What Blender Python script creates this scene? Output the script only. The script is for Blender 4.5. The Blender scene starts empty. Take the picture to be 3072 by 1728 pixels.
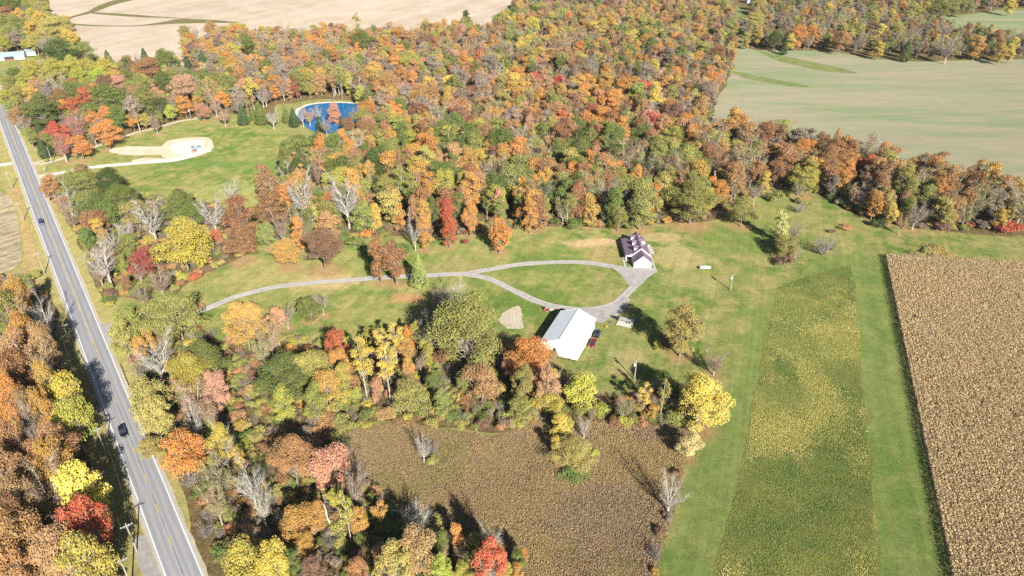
import bpy, bmesh, math, random
import numpy as np
from mathutils import Vector, Matrix

R = math.radians
scene = bpy.context.scene
C = scene.collection

# ------------------------------------------------------------------ camera
cam_d = bpy.data.cameras.new("camera")
cam_d.sensor_width = 36.0
cam_d.lens = 36.0 * 2133.0 / 3072.0
cam_d.clip_start = 1.0
cam_d.clip_end = 12000.0
cam = bpy.data.objects.new("camera", cam_d)
cam.location = (0.0, 0.0, 134.0)
cam.rotation_euler = (R(90 - 31.2), 0.0, 0.0)
C.objects.link(cam)
scene.camera = cam

# ------------------------------------------------------------------ sky and sun
HAZE = 0.00005                        # density of the thin haze box built at the end
SUN_EL, SUN_AZ = 30.0, 157.5          # azimuth clockwise from +Y: behind the camera, to its right
world = bpy.data.worlds.new("World")
scene.world = world
world.use_nodes = True
wn = world.node_tree
wn.nodes.clear()
sky = wn.nodes.new("ShaderNodeTexSky")
sky.sky_type = 'NISHITA'
sky.sun_disc = False
sky.sun_elevation = R(SUN_EL)
sky.sun_rotation = R(SUN_AZ)
sky.altitude = 200.0
sky.air_density = 1.0
sky.dust_density = 0.6
bg = wn.nodes.new("ShaderNodeBackground")
bg.inputs[1].default_value = 0.05
wo = wn.nodes.new("ShaderNodeOutputWorld")
wn.links.new(sky.outputs[0], bg.inputs[0])
wn.links.new(bg.outputs[0], wo.inputs[0])
sun_d = bpy.data.lights.new("sun", 'SUN')
sun_d.energy = 5.0
sun_d.angle = R(0.53)
sun_d.color = (1.0, 0.94, 0.82)
sun = bpy.data.objects.new("sun", sun_d)
sv = Vector((math.sin(R(SUN_AZ)) * math.cos(R(SUN_EL)), math.cos(R(SUN_AZ)) * math.cos(R(SUN_EL)), math.sin(R(SUN_EL))))
sun.rotation_euler = sv.to_track_quat('Z', 'Y').to_euler()
sun.location = sv * 300
C.objects.link(sun)
vs = scene.view_settings
vs.view_transform = 'Standard'
vs.look = 'None'
vs.exposure = 1.28
vs.gamma = 1.0
vs.use_curve_mapping = False
cy = scene.cycles
cy.max_bounces = 5
cy.diffuse_bounces = 2
cy.glossy_bounces = 2
cy.transmission_bounces = 3
cy.transparent_max_bounces = 4
cy.volume_bounces = 0
cy.use_denoising = False
cy.caustics_reflective = False
cy.caustics_refractive = False

# ------------------------------------------------------------------ surveyed positions, metres
TREES = [(-497.7,737.5,16.2,12.4,'R','gr','A'),(-485.6,731,18.1,14.3,'R','gr','A'),(-491.2,754.4,16.4,9.5,'C','cd','A'),(-478.6,746.1,15.4,11.5,'R','yo','A'),(-471.8,699.9,16.6,12.8,'R','ru','A'),(-461,699.4,13.8,9.8,'R','ye','A'),
(-445.2,693.5,15.6,11.7,'R','ye','A'),(-434.4,690.1,13.7,9.7,'R','ye','A'),(-444.8,654.4,17.7,13.9,'R','ol','A'),(-428.6,643.6,18.3,14.6,'R','ol','A'),(-398.9,625.8,21.3,17.7,'R','ye','A'),(-407.1,625.9,14.6,10.7,'R','ye','A'),
(-376.1,612.6,24.3,20.8,'R','yo','A'),(-373.4,618.7,17,13.2,'R','yo','A'),(-356.6,593.3,16.6,12.7,'R','ye','A'),(-421,615.9,15.3,11.4,'R','ol','A'),(-402.5,582.5,14,10,'R','yg','A'),(-399.9,592,15.7,11.8,'R','gb','A'),
(-375.9,579.6,16.3,12.4,'R','yg','A'),(-362.9,568.9,17,12.2,'S','gb','A'),(-374.6,601.7,17.5,13.7,'R','yo','A'),(-323.2,524.2,24.6,21.2,'R','dg','A'),(-317.2,542,17.9,14.1,'R','ol','A'),(-328,495.1,16.9,13,'R','yg','B'),
(-312.4,494.5,18.2,14.4,'R','yg','B'),(-302.9,497.1,18.3,14.5,'R','yg','B'),(-286.3,486.5,19.3,15.6,'R','yg','B'),(-274.9,486.5,19.3,15.6,'R','yg','B'),(-332.7,480.7,15.2,11.3,'R','gr','B'),(-322.6,478.3,15.2,11.2,'R','yg','B'),
(-304.4,472.5,17.7,13.9,'R','yg','B'),(-285.2,473,16.4,12.5,'R','bg','B'),(-272.1,473,16.4,12.5,'R','bg','B'),(-262.9,474.9,14.4,10.5,'R','go','B'),(-255.6,478.8,13.9,9.8,'R','gr','B'),(-300.7,541.1,12.3,7.1,'C','cd','A'),
(-279.4,525.4,12.5,8.4,'R','ru','A'),(-276.3,535.5,11.2,7,'S','gb','A'),(-273.4,541.8,13.6,7.9,'C','cd','A'),(-246.3,515.6,18.7,15,'R','gr','B'),(-245.1,487.4,20,16.4,'R','ru','B'),(-242.6,517.6,15.7,9,'C','cd','A'),
(-230.1,514.2,14.3,8.2,'C','cd','B'),(-218.8,513.5,18.1,10.5,'C','cd','B'),(-219.9,539.5,14.9,8.6,'C','gr','A'),(-212.3,521.8,13.2,7.6,'C','cd','A'),(-210.8,482.3,18.1,7,'T','pu','B'),(-272.2,615.9,15.3,11.4,'R','yo','A'),
(-265,614.3,15,10.5,'S','gb','A'),(-254.4,628.8,16.4,12.5,'R','co','A'),(-242,575,15.5,11.5,'R','yo','A'),(-253.7,572.4,13.9,9.9,'R','go','A'),(-239.1,615.9,15.3,11.4,'R','yo','A'),(-230.7,618.7,17,13.2,'R','yg','A'),
(-231.9,638.7,13.1,9.1,'O','yg','N1'),(-226.8,559.1,11.4,7.3,'R','or','A'),(-216.5,558.3,12.9,8.8,'R','or','A'),(-192.1,534,27,11.5,'T','gr','N1'),(-216.3,581.9,15.5,7.5,'O','ye','N1'),(-224.9,591.4,16.5,11.8,'S','co','A'),
(-300.6,450.4,15.9,12,'R','co','B'),(-291.6,445.6,16.6,11.9,'S','gb','B'),(-289.4,455.5,18.2,11.6,'B','gb','B'),(-324,462.4,13.6,9.6,'R','ol','B'),(-310.1,433.1,13.7,9.7,'R','yg','B'),(-305.2,437.2,13.8,9.8,'R','yo','B'),
(-297.4,438.5,13.2,9.1,'R','ye','B'),(-283,457.9,13.5,9.5,'R','ru','B'),(-265,430.4,19.1,15.3,'R','gr','B'),(-272.6,427.5,15.4,11.5,'R','ru','B'),(-254.6,421,18.1,10.1,'O','ro','B'),(-263,448.2,12.7,8.6,'R','or','B'),
(-259.7,452.1,17.2,13.4,'R','pu','B'),(-250.8,455.6,16.6,12.8,'R','sa','B'),(-231,403.6,25.1,21.7,'R','gr','B'),(-221.8,390.4,15.7,11.8,'R','gr','B'),(-234.4,449.5,18.4,14.6,'R','ol','B'),(-231.5,440.2,14.4,10.5,'R','co','B'),
(-228.8,456.1,12.2,8.1,'R','sa','B'),(-218.1,439.3,10.7,6.5,'R','sa','B'),(-220.2,456.1,18.6,14.8,'R','gr','B'),(-205.3,441.4,20,16.3,'R','sa','B'),(-211.3,468.3,16.3,12.4,'R','gr','B'),(-208.2,474.8,15,10.5,'S','ol','B'),
(-216.1,418.3,19.9,16.2,'R','ol','B'),(-195.1,418.2,14,10,'R','or','B'),(-199.9,409.8,10.4,6.2,'R','bg','B'),(-210.9,391.2,22.8,9.4,'T','gb','B'),(-214.4,392.3,11.8,7.7,'R','or','B'),(-207.5,412.5,13.9,9.9,'R','dg','B'),
(-200.1,388.7,11.3,7.1,'S','pu','B'),(-216.8,413.6,13.3,9.3,'R','gr','B'),(-190.2,458.8,17.3,13.5,'R','ol','B'),(-184.3,472.4,15,10.4,'S','ol','B'),(-178.9,443.5,20.1,16.4,'R','ol','B'),(-190.3,438.5,13.2,9.1,'R','ol','B'),
(-181.7,411.3,11.6,7.4,'R','sa','B'),(-177.7,420,12.5,8.2,'S','sa','B'),(-176.3,431.5,12.5,8.4,'R','or','B'),(-159.8,434.6,20.7,8.4,'T','ye','P'),(-164,420,12.5,8.2,'S','gb','P'),(-166.5,402.7,11.5,7.3,'S','sa','B'),
(-156.6,405,12.8,7.3,'C','cd','P'),(-153.9,414,8.8,5,'C','gr','P'),(-279,395.2,14.1,10.2,'R','co','B'),(-263.9,394,21.4,17.8,'R','gr','B'),(-266.4,417,11.6,7.5,'R','or','B'),(-258.4,413.6,13.3,9.3,'R','ro','B'),
(-269.4,382.1,13.1,8.7,'S','gb','B'),(-255.1,372,12.9,7.4,'C','cd','B'),(-242.5,366.1,15.1,11.2,'R','re','B'),(-234.7,372.1,17.8,13,'S','re','B'),(-228.5,390.4,15.7,11.8,'R','or','B'),(-234.8,392,13,8.9,'R','or','B'),
(-215.1,364.4,16.1,12.3,'R','or','B'),(-257.7,367.1,10.9,6.8,'R','ol','B'),(-295.7,415.8,12.2,8.1,'R','ol','B'),(-179,548.6,17.8,4.7,'P','ye','N1'),(-137.9,454,15.5,6,'O','cr','N1'),(-116.1,464,17.9,4.8,'P','yg','N1'),
(-106.1,463.4,15.5,5.5,'O','bg','N1'),(-95.3,442.8,13.2,6.6,'O','yg','P'),(-88.1,441.2,11.4,7.2,'S','pu','P'),(-79.7,448.7,20.8,17.2,'R','co','N1'),(-79,429.5,12.4,8.3,'R','or','P'),(-70.4,500.1,20.4,16.7,'R','yg','N1'),
(-50.3,448.8,19.2,5.3,'P','ye','N1'),(-39.1,455.3,17.2,9.4,'O','by','N1'),(-49.8,411.8,16.2,12.3,'R','go','N3'),(-24.7,433.6,15.5,11.6,'R','ru','N2'),(-6.9,423.2,15.5,8.8,'O','go','N2'),(-116.5,527,15.5,5.3,'O','ro','N1'),
(-106.8,521.1,15.5,7.6,'O','or','N1'),(-131.5,633.1,23.9,7.1,'P','yo','N1'),(-138.9,613.3,16.2,8.7,'O','go','N1'),(-93.6,613.6,16.1,12.2,'R','go','N1'),(-152.7,631.2,15.5,5.4,'O','pu','N1'),(-67.2,566.8,18.4,14.6,'R','pu','N1'),
(-61.1,574.9,15.5,9.1,'O','ru','N1'),(-54,592.7,15.5,7.6,'O','ru','N1'),(-114,556.3,23.4,19.9,'R','gr','N1'),(-112.5,565.9,13.8,9.8,'O','ol','N1'),(-41.7,688.5,15.5,5.8,'O','dg','N2'),(-22.4,518.6,19,7.5,'T','ro','N2'),
(-113.9,607.6,16.8,13,'R','gr','N1'),(-102.7,404.2,13.4,6.7,'O','sa','P'),(-117.5,403.3,12.2,7.9,'S','sa','P'),(-114,410.2,11.1,5.7,'B','gb','P'),(-91.5,387.5,10.7,6.5,'R','ru','P'),(-99.2,403.9,6.5,3.7,'C','cd','P'),
(-121.1,401.9,12.6,7,'B','gb','P'),(-132.7,409,9.8,5.6,'C','gr','P'),(-125.8,400.9,11.7,6.7,'C','cd','P'),(-146.5,405.4,13.8,8,'C','gr','P'),(-136.8,397.3,14.2,8.3,'B','gb','P'),(-96.9,391.9,2.9,4.2,'H','bg','P'),
(-109.2,393.1,9.4,5.4,'C','cd','P'),(-103.8,385.4,11.2,7,'S','gb','P'),(-94.2,409.3,8.9,4.9,'S','gb','P'),(-83.4,390.7,14.6,10.6,'R','ol','P'),(-71.6,379.4,16,12.1,'R','ol','P'),(-67.4,403.3,13.7,9.7,'R','or','P'),
(-62.7,409,9.8,5.6,'C','gr','N3'),(-55.4,402.9,12,7.3,'R','gr','N3'),(-67.1,413.6,13.3,9.3,'R','gr','P'),(-53.8,384.5,12.3,8.2,'R','ol','N3'),(-76.7,362.6,17.1,13.3,'R','ru','N3'),(-65.9,367.1,15.5,11.2,'R','co','N3'),
(-43.5,369.7,13.1,9,'R','ol','N3'),(-38,393.7,13,8.9,'R','gr','N3'),(-30.6,363.4,20.3,16.6,'R','gr','N3'),(-19,397.2,13.1,9,'R','gr','N3'),(-20.3,377,15.5,9.7,'O','ru','N3'),(-8.1,388.7,15.7,11.8,'R','or','N3'),
(-16.8,355.8,17.5,13.6,'R','ol','N3'),(-5.7,374.2,14.3,10.3,'R','gr','N3'),(-44,354.6,15.5,9.8,'O','co','N3'),(-53,359.9,12.4,8.3,'R','yg','N3'),(-87.2,356.1,12.8,8.8,'R','dg','N3'),(-78,354.6,15.5,8.2,'O','co','N3'),
(-69.3,360.6,12,7.8,'R','yg','N3'),(14.9,465.7,15.5,8.2,'O','re','N2'),(30.3,463.4,15.5,6.8,'O','re','N2'),(100,478,15.5,4.9,'O','sa','N2'),(105.7,521.1,15.5,5.3,'O','re','N2'),(114.7,475.5,15.5,4.9,'O','re','N2'),
(28.7,386.2,15.5,5.3,'O','ro','N3'),(73.5,515.4,15.5,4.5,'O','cr','N2'),(20.5,536,15.5,7.8,'O','ye','N2'),(63.7,536,15.5,7.8,'O','yo','N2'),(127.7,520.8,15.6,8.3,'O','ye','N2'),(34.8,584.9,15.7,8.4,'O','yg','N2'),
(55.7,589.1,15.5,5.1,'O','ye','N2'),(121.2,600.1,15.5,7.7,'O','ye','N2'),(70.1,488.2,15.5,7.9,'O','yo','N2'),(80.4,498.7,15.5,8,'O','go','N2'),(96.5,488.2,15.5,6.4,'O','yg','N2'),(107.1,471.2,17.6,9.7,'O','or','N2'),
(73.7,460.5,15.5,9.5,'O','or','N2'),(49.4,461,15.5,8.2,'O','or','N2'),(42.1,465.7,15.5,7.6,'O','sa','N2'),(126.2,481.7,12.6,8.5,'O','yg','N2'),(135.8,477.8,13.2,9.1,'O','gr','N2'),(109.7,406,13.4,6.7,'O','yg','E2'),
(95,378.6,15.5,9.8,'O','or','N3'),(51.7,393.7,13,8.9,'R','gr','N3'),(13.7,363.9,15.5,8.9,'O','ye','N3'),(3.2,369.1,12.5,8.5,'R','gr','N3'),(35.3,372.4,15.3,11.4,'R','gr','N3'),(44.3,374.7,12.1,8,'R','gr','N3'),
(50.6,365.5,15.5,8.4,'O','yo','N3'),(68.4,358.4,16,12.1,'R','gr','N3'),(83.7,356.9,15.9,12.1,'R','yg','N3'),(84.2,378.6,15.5,11.5,'R','pu','N3'),(115.6,438.5,15.5,5.9,'O','gr','N2'),(30.6,436.3,15.5,7.1,'O','yg','N2'),
(89.1,669.4,17.2,9.4,'O','go','N2'),(102.6,693.3,15.5,5.8,'O','ye','N2'),(109.7,688.5,15.5,6.8,'O','go','N2'),(168.3,634.7,13.1,9,'O','yg','N2'),(75.8,622.6,20.1,11.5,'O','yo','N2'),(115.2,618.8,20,11.4,'O','yo','N2'),
(169.2,611.5,15.5,11.3,'R','pu','N2'),(174,585.5,15.5,7.5,'O','gr','N2'),(147.3,524,18.9,15.2,'R','ru','N2'),(116.5,358.8,13.9,9.9,'R','gr','E2'),(130.3,364.5,12.5,8.4,'R','ru','E2'),(105.1,363.3,14,10,'R','ru','E2'),
(113.4,369.8,9.3,5.1,'R','co','E2'),(210.2,646.6,20.1,16.4,'R','yo','E1'),(204.3,645.3,15.6,11,'S','gb','E1'),(202.1,605.4,14.9,7.8,'O','ye','E1'),(190.3,597.7,13.6,6.8,'O','yo','E1'),(244.9,737.5,16.2,12.4,'R','yg','E1'),
(211.9,592,15.7,11.8,'R','dg','E1'),(214.6,577.8,11.6,6.7,'C','cd','E1'),(221.2,587.8,14.6,7.6,'O','ye','E1'),(227.9,591.1,21.7,12.6,'O','or','E1'),(242.6,600.5,19.6,11.1,'O','or','E1'),(252.2,604.3,12.5,6,'O','ye','E1'),
(260.2,601.8,12,5.2,'O','go','E1'),(259.4,580,18.7,14.9,'R','co','E1'),(322.4,622.5,17.1,13.3,'R','yo','E1'),(313.5,627.3,14,7.1,'O','by','E1'),(281.1,561.4,14.2,7.3,'O','ye','E1'),(299.7,555.2,16.6,9.6,'C','dg','E1'),
(327.2,548.7,20.9,15.8,'S','gb','E1'),(355.1,560.3,18.7,10.5,'O','go','E1'),(382.4,579.8,19.1,10.8,'O','ru','E1'),(365.2,546.9,16.2,8.7,'O','ye','E1'),(375.1,549.4,15.1,7.9,'O','ye','E1'),(397.2,580.4,13.3,6.7,'O','ye','E1'),
(377.8,706.3,17.7,13.9,'R','yo','E1'),(403.5,708.6,21.4,17.8,'R','ol','E1'),(420.9,719.6,19.8,16.1,'R','ol','E1'),(437.8,727.8,19,15.2,'R','ol','E1'),(488.9,739.8,17,9.3,'O','ye','E1'),(144.5,366,15.8,7.8,'S','go','E2'),
(149.2,355,14.4,10.4,'R','gr','E2'),(177.1,373.4,9.1,5.2,'C','co','E2'),(193.8,368.2,9.7,5.7,'S','co','E2'),(-215,332.5,4.6,7.3,'H','ru','T'),(-206.3,295.2,13.9,7.1,'O','co','T'),(-195.3,295.6,15.7,11.8,'R','ol','T'),
(-190.9,299.6,14.4,10.5,'R','ol','T'),(-182.2,300.6,15.4,11.4,'R','dg','T'),(-180.4,275.1,15.1,11.1,'R','ol','T'),(-173.2,273.1,15,11.1,'R','gr','T'),(-166.4,277.3,17.2,13.4,'R','gr','T'),(-168.6,268.2,12.8,8.7,'R','gr','T'),
(-167.1,286.6,11.1,6.9,'R','dg','T'),(-192.2,279.6,10.1,5.9,'R','co','T'),(-189.5,278.8,16.7,10.3,'B','gb','T'),(-182.3,266.9,11.2,7,'S','pu','T'),(-170.4,261.3,13,9,'R','ru','T'),(-165.8,256.8,11.7,5.5,'O','ye','T'),
(-167.3,249.3,10.4,6.2,'R','gr','T'),(-161.5,250.5,9,5,'S','go','T'),(-153.9,253.6,14.6,8.7,'B','gb','T'),(-154.7,267.1,14.4,10.4,'R','yo','T'),(-144.6,257.3,21.7,14.5,'B','gb','T'),(-143.5,283.4,11.9,7.8,'R','gr','T'),
(-141.1,271.2,14.9,11,'R','gr','T'),(-131.4,267.1,13.6,9.6,'R','gr','T'),(-121.8,232,22.4,18.4,'R','oy','T'),(-123.6,246.3,12.3,8.2,'R','ol','T'),(-122.4,264,19.1,12.3,'B','gb','T'),(-118.7,255.3,6.8,4.2,'R','ro','T'),
(-109.2,256.9,20.5,11.8,'O','ru','T'),(-104.2,241.2,15.9,12,'R','ru','T'),(-120.1,282.8,16.8,10.4,'B','gb','T'),(-119.4,246.9,2.7,3.7,'H','cr','T'),(-144.7,238.6,13.2,9.2,'R','ol','T'),(-140,241.2,9.5,5.3,'R','co','T'),
(-155.7,246.3,11,5.7,'B','gb','T'),(-134.1,226.6,12.9,10.4,'R','cr','T'),(-145.6,221.6,19.8,12.9,'B','gb','T'),(-149.6,222.9,9.8,5.7,'S','pu','T'),(-144.4,230.1,8.9,4.7,'R','ol','T'),(-143.3,229.3,3.2,4.7,'H','go','T'),
(-134.9,222.9,9.8,5.7,'S','gb','T'),(-122.8,212.9,13.6,9.2,'S','pu','T'),(-120.8,226,3.6,5.4,'H','yg','T'),(-116.9,226.4,4,6.2,'H','ro','T'),(-137.2,216.6,8,3.7,'R','ru','T'),(-137.4,222.1,3.1,4.6,'H','gr','T'),
(-177.6,228,3.8,5.9,'H','yg','W'),(-179.1,222.8,4.8,7.7,'H','ol','W'),(-182.2,221.6,3.8,5.7,'H','yg','W'),(-242.3,350.9,11.4,6.5,'C','cd','B'),(-228.4,345.6,15.3,10.7,'S','re','B'),(-221.1,348.8,13.7,9.7,'R','or','B'),
(-239.3,346.2,2.4,3.2,'H','yo','B'),(-109,299.9,15.5,5.7,'O','ol','N4'),(-102.3,277.5,17.8,6.3,'B','gb','N4'),(-98.2,280.3,15.5,7.2,'O','ru','N4'),(-103.1,308.3,16.3,7.8,'B','gb','N4'),(-88,271.7,29,13,'B','gb','N4'),
(-87.7,284.9,16.9,10.5,'B','gb','N4'),(-98.3,311.4,16.1,12.3,'R','dg','N4'),(-89.8,308.2,15.5,6.3,'S','pu','N4'),(-92.2,325.1,15.5,6.6,'O','co','N3'),(-85.5,323,16,12.1,'R','ol','N3'),(-84.9,340.3,14.5,10.5,'R','dg','N3'),
(-74.8,326.4,15.5,10.2,'O','co','N3'),(-76.7,294.7,17.8,14,'R','yg','N4'),(-71.7,313.8,12,7.9,'R','yg','N4'),(-68.6,269.8,26.5,14.3,'B','gb','N4'),(-78.9,283.5,16.3,7.9,'B','gb','N4'),(-64.3,288.6,15.6,8.3,'O','ol','N4'),
(-61,264.8,13.9,9.9,'R','ol','N4'),(-61.5,318.6,15.5,10,'O','co','N4'),(-66.8,329.2,12,7.7,'R','ol','N3'),(-63.1,338,15.9,12,'R','ol','N3'),(-54.1,325.5,12.7,8.7,'R','gr','N3'),(-53.1,311.2,13.8,9.8,'R','gr','N4'),
(-43.7,310.6,15.5,7.3,'O','or','N4'),(-39.8,321.9,15.5,5.5,'O','co','N3'),(-34.2,335.1,13.4,9.4,'R','gr','N3'),(-21.8,325.1,15.5,10.2,'O','go','N3'),(-15.2,326.4,15.5,6.6,'O','ye','N3'),(-19.3,302.7,15.5,8.1,'O','ru','N4'),
(-17.2,305.8,15.5,4.8,'O','go','N4'),(-31.5,303.5,18.2,14.4,'R','gr','N4'),(-44,285.8,13.2,9.2,'R','gr','N4'),(-36.5,284.5,15.5,5.5,'O','go','N4'),(-28.1,282.1,14.4,10.4,'R','yg','N4'),(-20.7,280.3,15.5,5.9,'O','co','N4'),
(-8.1,289.4,17.7,13.8,'R','gr','N4'),(-6.6,330.4,15.5,6.7,'O','ru','N3'),(-4.9,276.2,15.5,5.4,'O','sa','N4'),(-5,318.2,16.3,6.9,'B','gb','N4'),(-52.4,276.5,15.5,6.7,'O','go','N4'),(-54.4,284.5,18,10,'O','ol','N4'),
(-40.4,266.4,15.5,4.3,'O','co','N4'),(-36.5,264.5,15.5,5.6,'O','go','N4'),(-32.4,268.3,15.5,4.8,'O','gr','N4'),(-26.9,266.4,15.5,5.2,'O','re','N4'),(-25,252.4,14.9,6.2,'O','ro','N4'),(-34.5,250,15.5,5.8,'O','go','N4'),
(-17.2,262.6,15.5,5.6,'O','or','N4'),(-4.9,248.2,15.6,7.4,'O','or','N4'),(-18.7,255.4,2.7,3.8,'H','cr','N4'),(-38.4,250,16.3,6.2,'B','gb','N4'),(-80.7,262.8,15.5,5.1,'O','yo','N4'),(-56.1,262.6,15.5,4.7,'O','ye','N4'),
(-91.5,253.4,15.5,6.3,'S','pu','N4'),(-85,236.6,11.5,11.1,'R','go','Y'),(-70.6,234.3,17.8,14.1,'R','pu','Y'),(-47.9,225.1,19.3,6.8,'O','ru','Y'),(-42.3,223.7,18.5,8.3,'O','ru','Y'),(-33.4,221.3,13.8,7.2,'C','ol','Y'),
(-97,250.9,12,6.2,'R','ol','N4'),(-99.8,255.8,4.1,6.4,'H','gr','N4'),(-72.3,255.5,15.5,8.4,'O','co','N4'),(-68.7,257.2,5.3,8.5,'H','gr','N4'),(-62.7,252.9,5.2,8.4,'H','gr','N4'),(-59.8,261,4.2,6.5,'H','or','N4'),
(-52.1,261.3,3.9,6.1,'H','ol','N4'),(-44,247.1,5.2,8.3,'H','gr','N4'),(-83.2,248.3,15.5,4.1,'O','or','N4'),(5,345.6,12.1,8,'R','gr','N3'),(11.4,340.3,14.5,10.5,'R','ol','N3'),(22.8,338.7,15.5,11.5,'R','ol','N3'),
(34.1,333,17.3,13.4,'R','gr','N3'),(44.7,343.6,15.5,4.8,'O','go','N3'),(50,341.5,12.1,8,'R','dg','N3'),(53.3,332.5,13.4,9.3,'R','ol','N3'),(64.2,334.5,15.5,9.9,'O','ru','N3'),(58.9,338.7,15.5,5.8,'O','pu','N3'),
(73.5,333.8,15.5,4.7,'O','go','N3'),(79.9,331.8,15.5,10.3,'O','yo','N3'),(88.5,335.9,15.5,10.4,'O','ru','N3'),(96.6,329.1,17.1,13.3,'R','ru','E2'),(112.2,342.6,13.1,9,'R','yg','E2'),(6.3,331.1,15.5,5.2,'O','co','N3'),
(14.5,329.1,15.5,6.7,'O','co','N3'),(23.2,327.3,13.2,9.2,'R','gr','N3'),(37.6,322.5,15.5,6.6,'O','or','N3'),(43.2,321.2,15.5,6,'O','co','N3'),(27.4,306.3,15.5,5.3,'O','or','N4'),(17.6,312.3,15.5,7.9,'O','co','N4'),
(7.5,314.2,13.4,9.4,'R','yg','N4'),(11.6,297.6,15.5,7.1,'O','go','N4'),(2.6,285.4,17.4,4.6,'P','ye','N4'),(3.4,280.3,15.5,6.8,'O','go','N4'),(16.1,297.6,15.5,6.6,'O','go','N4'),(21.7,286.6,15.5,7.8,'O','pu','N4'),
(26.7,284.5,15.5,6.9,'O','gr','N4'),(32.6,292,15.5,7,'O','co','N4'),(32.4,271.2,15.5,6.6,'O','go','N4'),(38.9,297.6,15.5,4.7,'O','go','N4'),(42.2,295.4,15.5,6.1,'O','ru','N4'),(59.9,318,12.6,8.5,'R','ol','N4'),
(68.4,318.4,14,10,'R','ol','N4'),(57,302.7,15.5,5.3,'O','or','N4'),(49.4,309,12,6.4,'R','ol','N4'),(46.7,285.6,16.3,8.4,'B','gb','N4'),(40.8,279.3,16.3,7.8,'B','gb','N4'),(53.6,268.8,23.2,13,'O','ol','N4'),
(75.9,274.5,18.5,22.1,'R','ol','N4'),(61,289.2,15.5,11.6,'R','ol','N4'),(44.4,267.3,12,7,'R','ol','N4'),(96.2,307.8,12.2,5.9,'O','ye','E2'),(77.5,314.8,15.5,5.9,'O','go','N4'),(86,322.7,12,4.6,'R','yg','N3'),
(97.9,303.5,10.4,6.3,'S','gb','E2'),(107.2,307.8,11.5,7.3,'S','pu','E2'),(120.4,325.8,12.7,7,'B','gb','E2'),(97,271.7,13.1,11.9,'R','ol','E2'),(108.3,292.7,11.7,7.5,'S','gb','E2'),(116.5,306.1,10.8,4.9,'O','ye','E2'),
(10.3,268.2,15.6,8.3,'O','ru','N4'),(14.1,271.2,15.5,6.6,'O','ol','N4'),(7.3,265.4,15.5,5.2,'O','or','N4'),(3.4,279,5.1,8.2,'H','yo','N4'),(23.8,276.6,5.6,9,'H','ol','N4'),(26.7,269.9,5.5,8.9,'H','gr','N4'),
(33.7,271.9,3.5,5.4,'H','yg','N4'),(49.2,268.8,3.8,5.7,'H','ol','N4'),(131.4,335.9,12.9,8.9,'R','go','E2'),(143.9,344.6,13,6.4,'O','go','E2'),(151.3,345.6,12.1,8,'R','or','E2'),(148.8,317.6,18.7,14.9,'R','ru','E2'),
(135.5,325.6,11.8,7.7,'R','pu','E2'),(124.3,314.9,13,8.9,'R','ru','E2'),(158.3,320.8,14.1,10.1,'R','ru','E2'),(172.2,345.8,11.1,7,'R','or','E2'),(167.7,318.4,14,10,'R','ro','E2'),(177.9,325.6,11.8,7.7,'R','ru','E2'),
(185.1,329.7,14.3,10.3,'R','co','E2'),(174.8,314.9,13,8.9,'R','co','E2'),(181.4,312.3,13.9,9.8,'R','go','E2'),(189.4,317.6,13.1,6.5,'O','co','E2'),(193.1,303.5,18.1,10.1,'O','co','E2'),(177.3,343.3,14,9.6,'S','gb','E2'),
(134.5,302.3,15,11,'R','yg','E2'),(129.3,297.7,11.3,7.1,'S','ol','E2'),(151.3,301.5,13.4,6.7,'O','or','E2'),(150.9,296.5,10,5.7,'C','cd','E2'),(152.8,294.3,9.7,5.7,'S','sa','E2'),(152.7,285,11.1,6.9,'S','pu','E2'),
(155.3,278.7,13.5,6.8,'O','or','E2'),(162.6,282.9,11.7,5.5,'O','yo','E2'),(159.8,272.8,10.8,4.9,'O','ye','E2'),(170.7,291.5,12.5,6.1,'O','yg','E2'),(175.5,290.7,13.1,6.5,'O','ye','E2'),(178.4,287,11.8,5.5,'O','yo','E2'),
(184.5,289.3,14.6,10.6,'R','dg','E2'),(208.6,305.3,10.2,5.8,'C','cd','E2'),(198.1,296.4,12.4,7.1,'C','cd','E2'),(215.1,305.2,12.7,7.3,'C','cd','E2'),(221.7,305.3,10.5,6.3,'R','ol','E2'),(199.4,281.7,13.1,9.1,'R','yo','E2'),
(206.8,287.5,10.5,4.6,'O','ye','E2'),(178.8,268.9,15,7.9,'O','yo','E2'),(192.1,281.2,3.1,4.6,'H','ye','E2'),(168.1,268.3,13.1,8.7,'S','gb','E2'),(160.4,263.9,9.7,5.6,'S','go','E2'),(176.2,273,13.2,8.9,'S','pu','E2'),
(189.7,270.2,13.2,8.8,'S','yo','E2'),(219,289.3,14.6,10.6,'R','or','E2'),(212.3,282.1,9.7,5.5,'R','go','E2'),(202.2,267.4,11.3,5.2,'O','ye','E2'),(213.5,275.6,10,5.8,'R','yg','E2'),(206.8,265,6.6,10.9,'H','re','E2'),
(203.8,268.6,3,4.4,'H','re','E2'),(192.9,270.9,3.5,5.3,'H','cr','E2'),(179.6,267.6,5,7.9,'H','pu','E2'),(198.1,269.2,4.2,6.6,'H','gb','E2'),(154.7,272.1,4.3,6.7,'H','dg','E2'),(120.5,297.2,5.8,9.5,'H','ol','E2'),
(126,285.6,4.7,6,'K','gb','E2'),(130,294.1,3.7,5.7,'H','ol','E2'),(107.8,256.8,14.2,6.3,'O','py','E2'),(113.3,255.4,10,5.9,'S','gb','E2'),(107.4,245.6,8.5,10.3,'R','yo','E2'),(110.2,243.3,5.7,7.4,'K','gb','M'),
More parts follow.
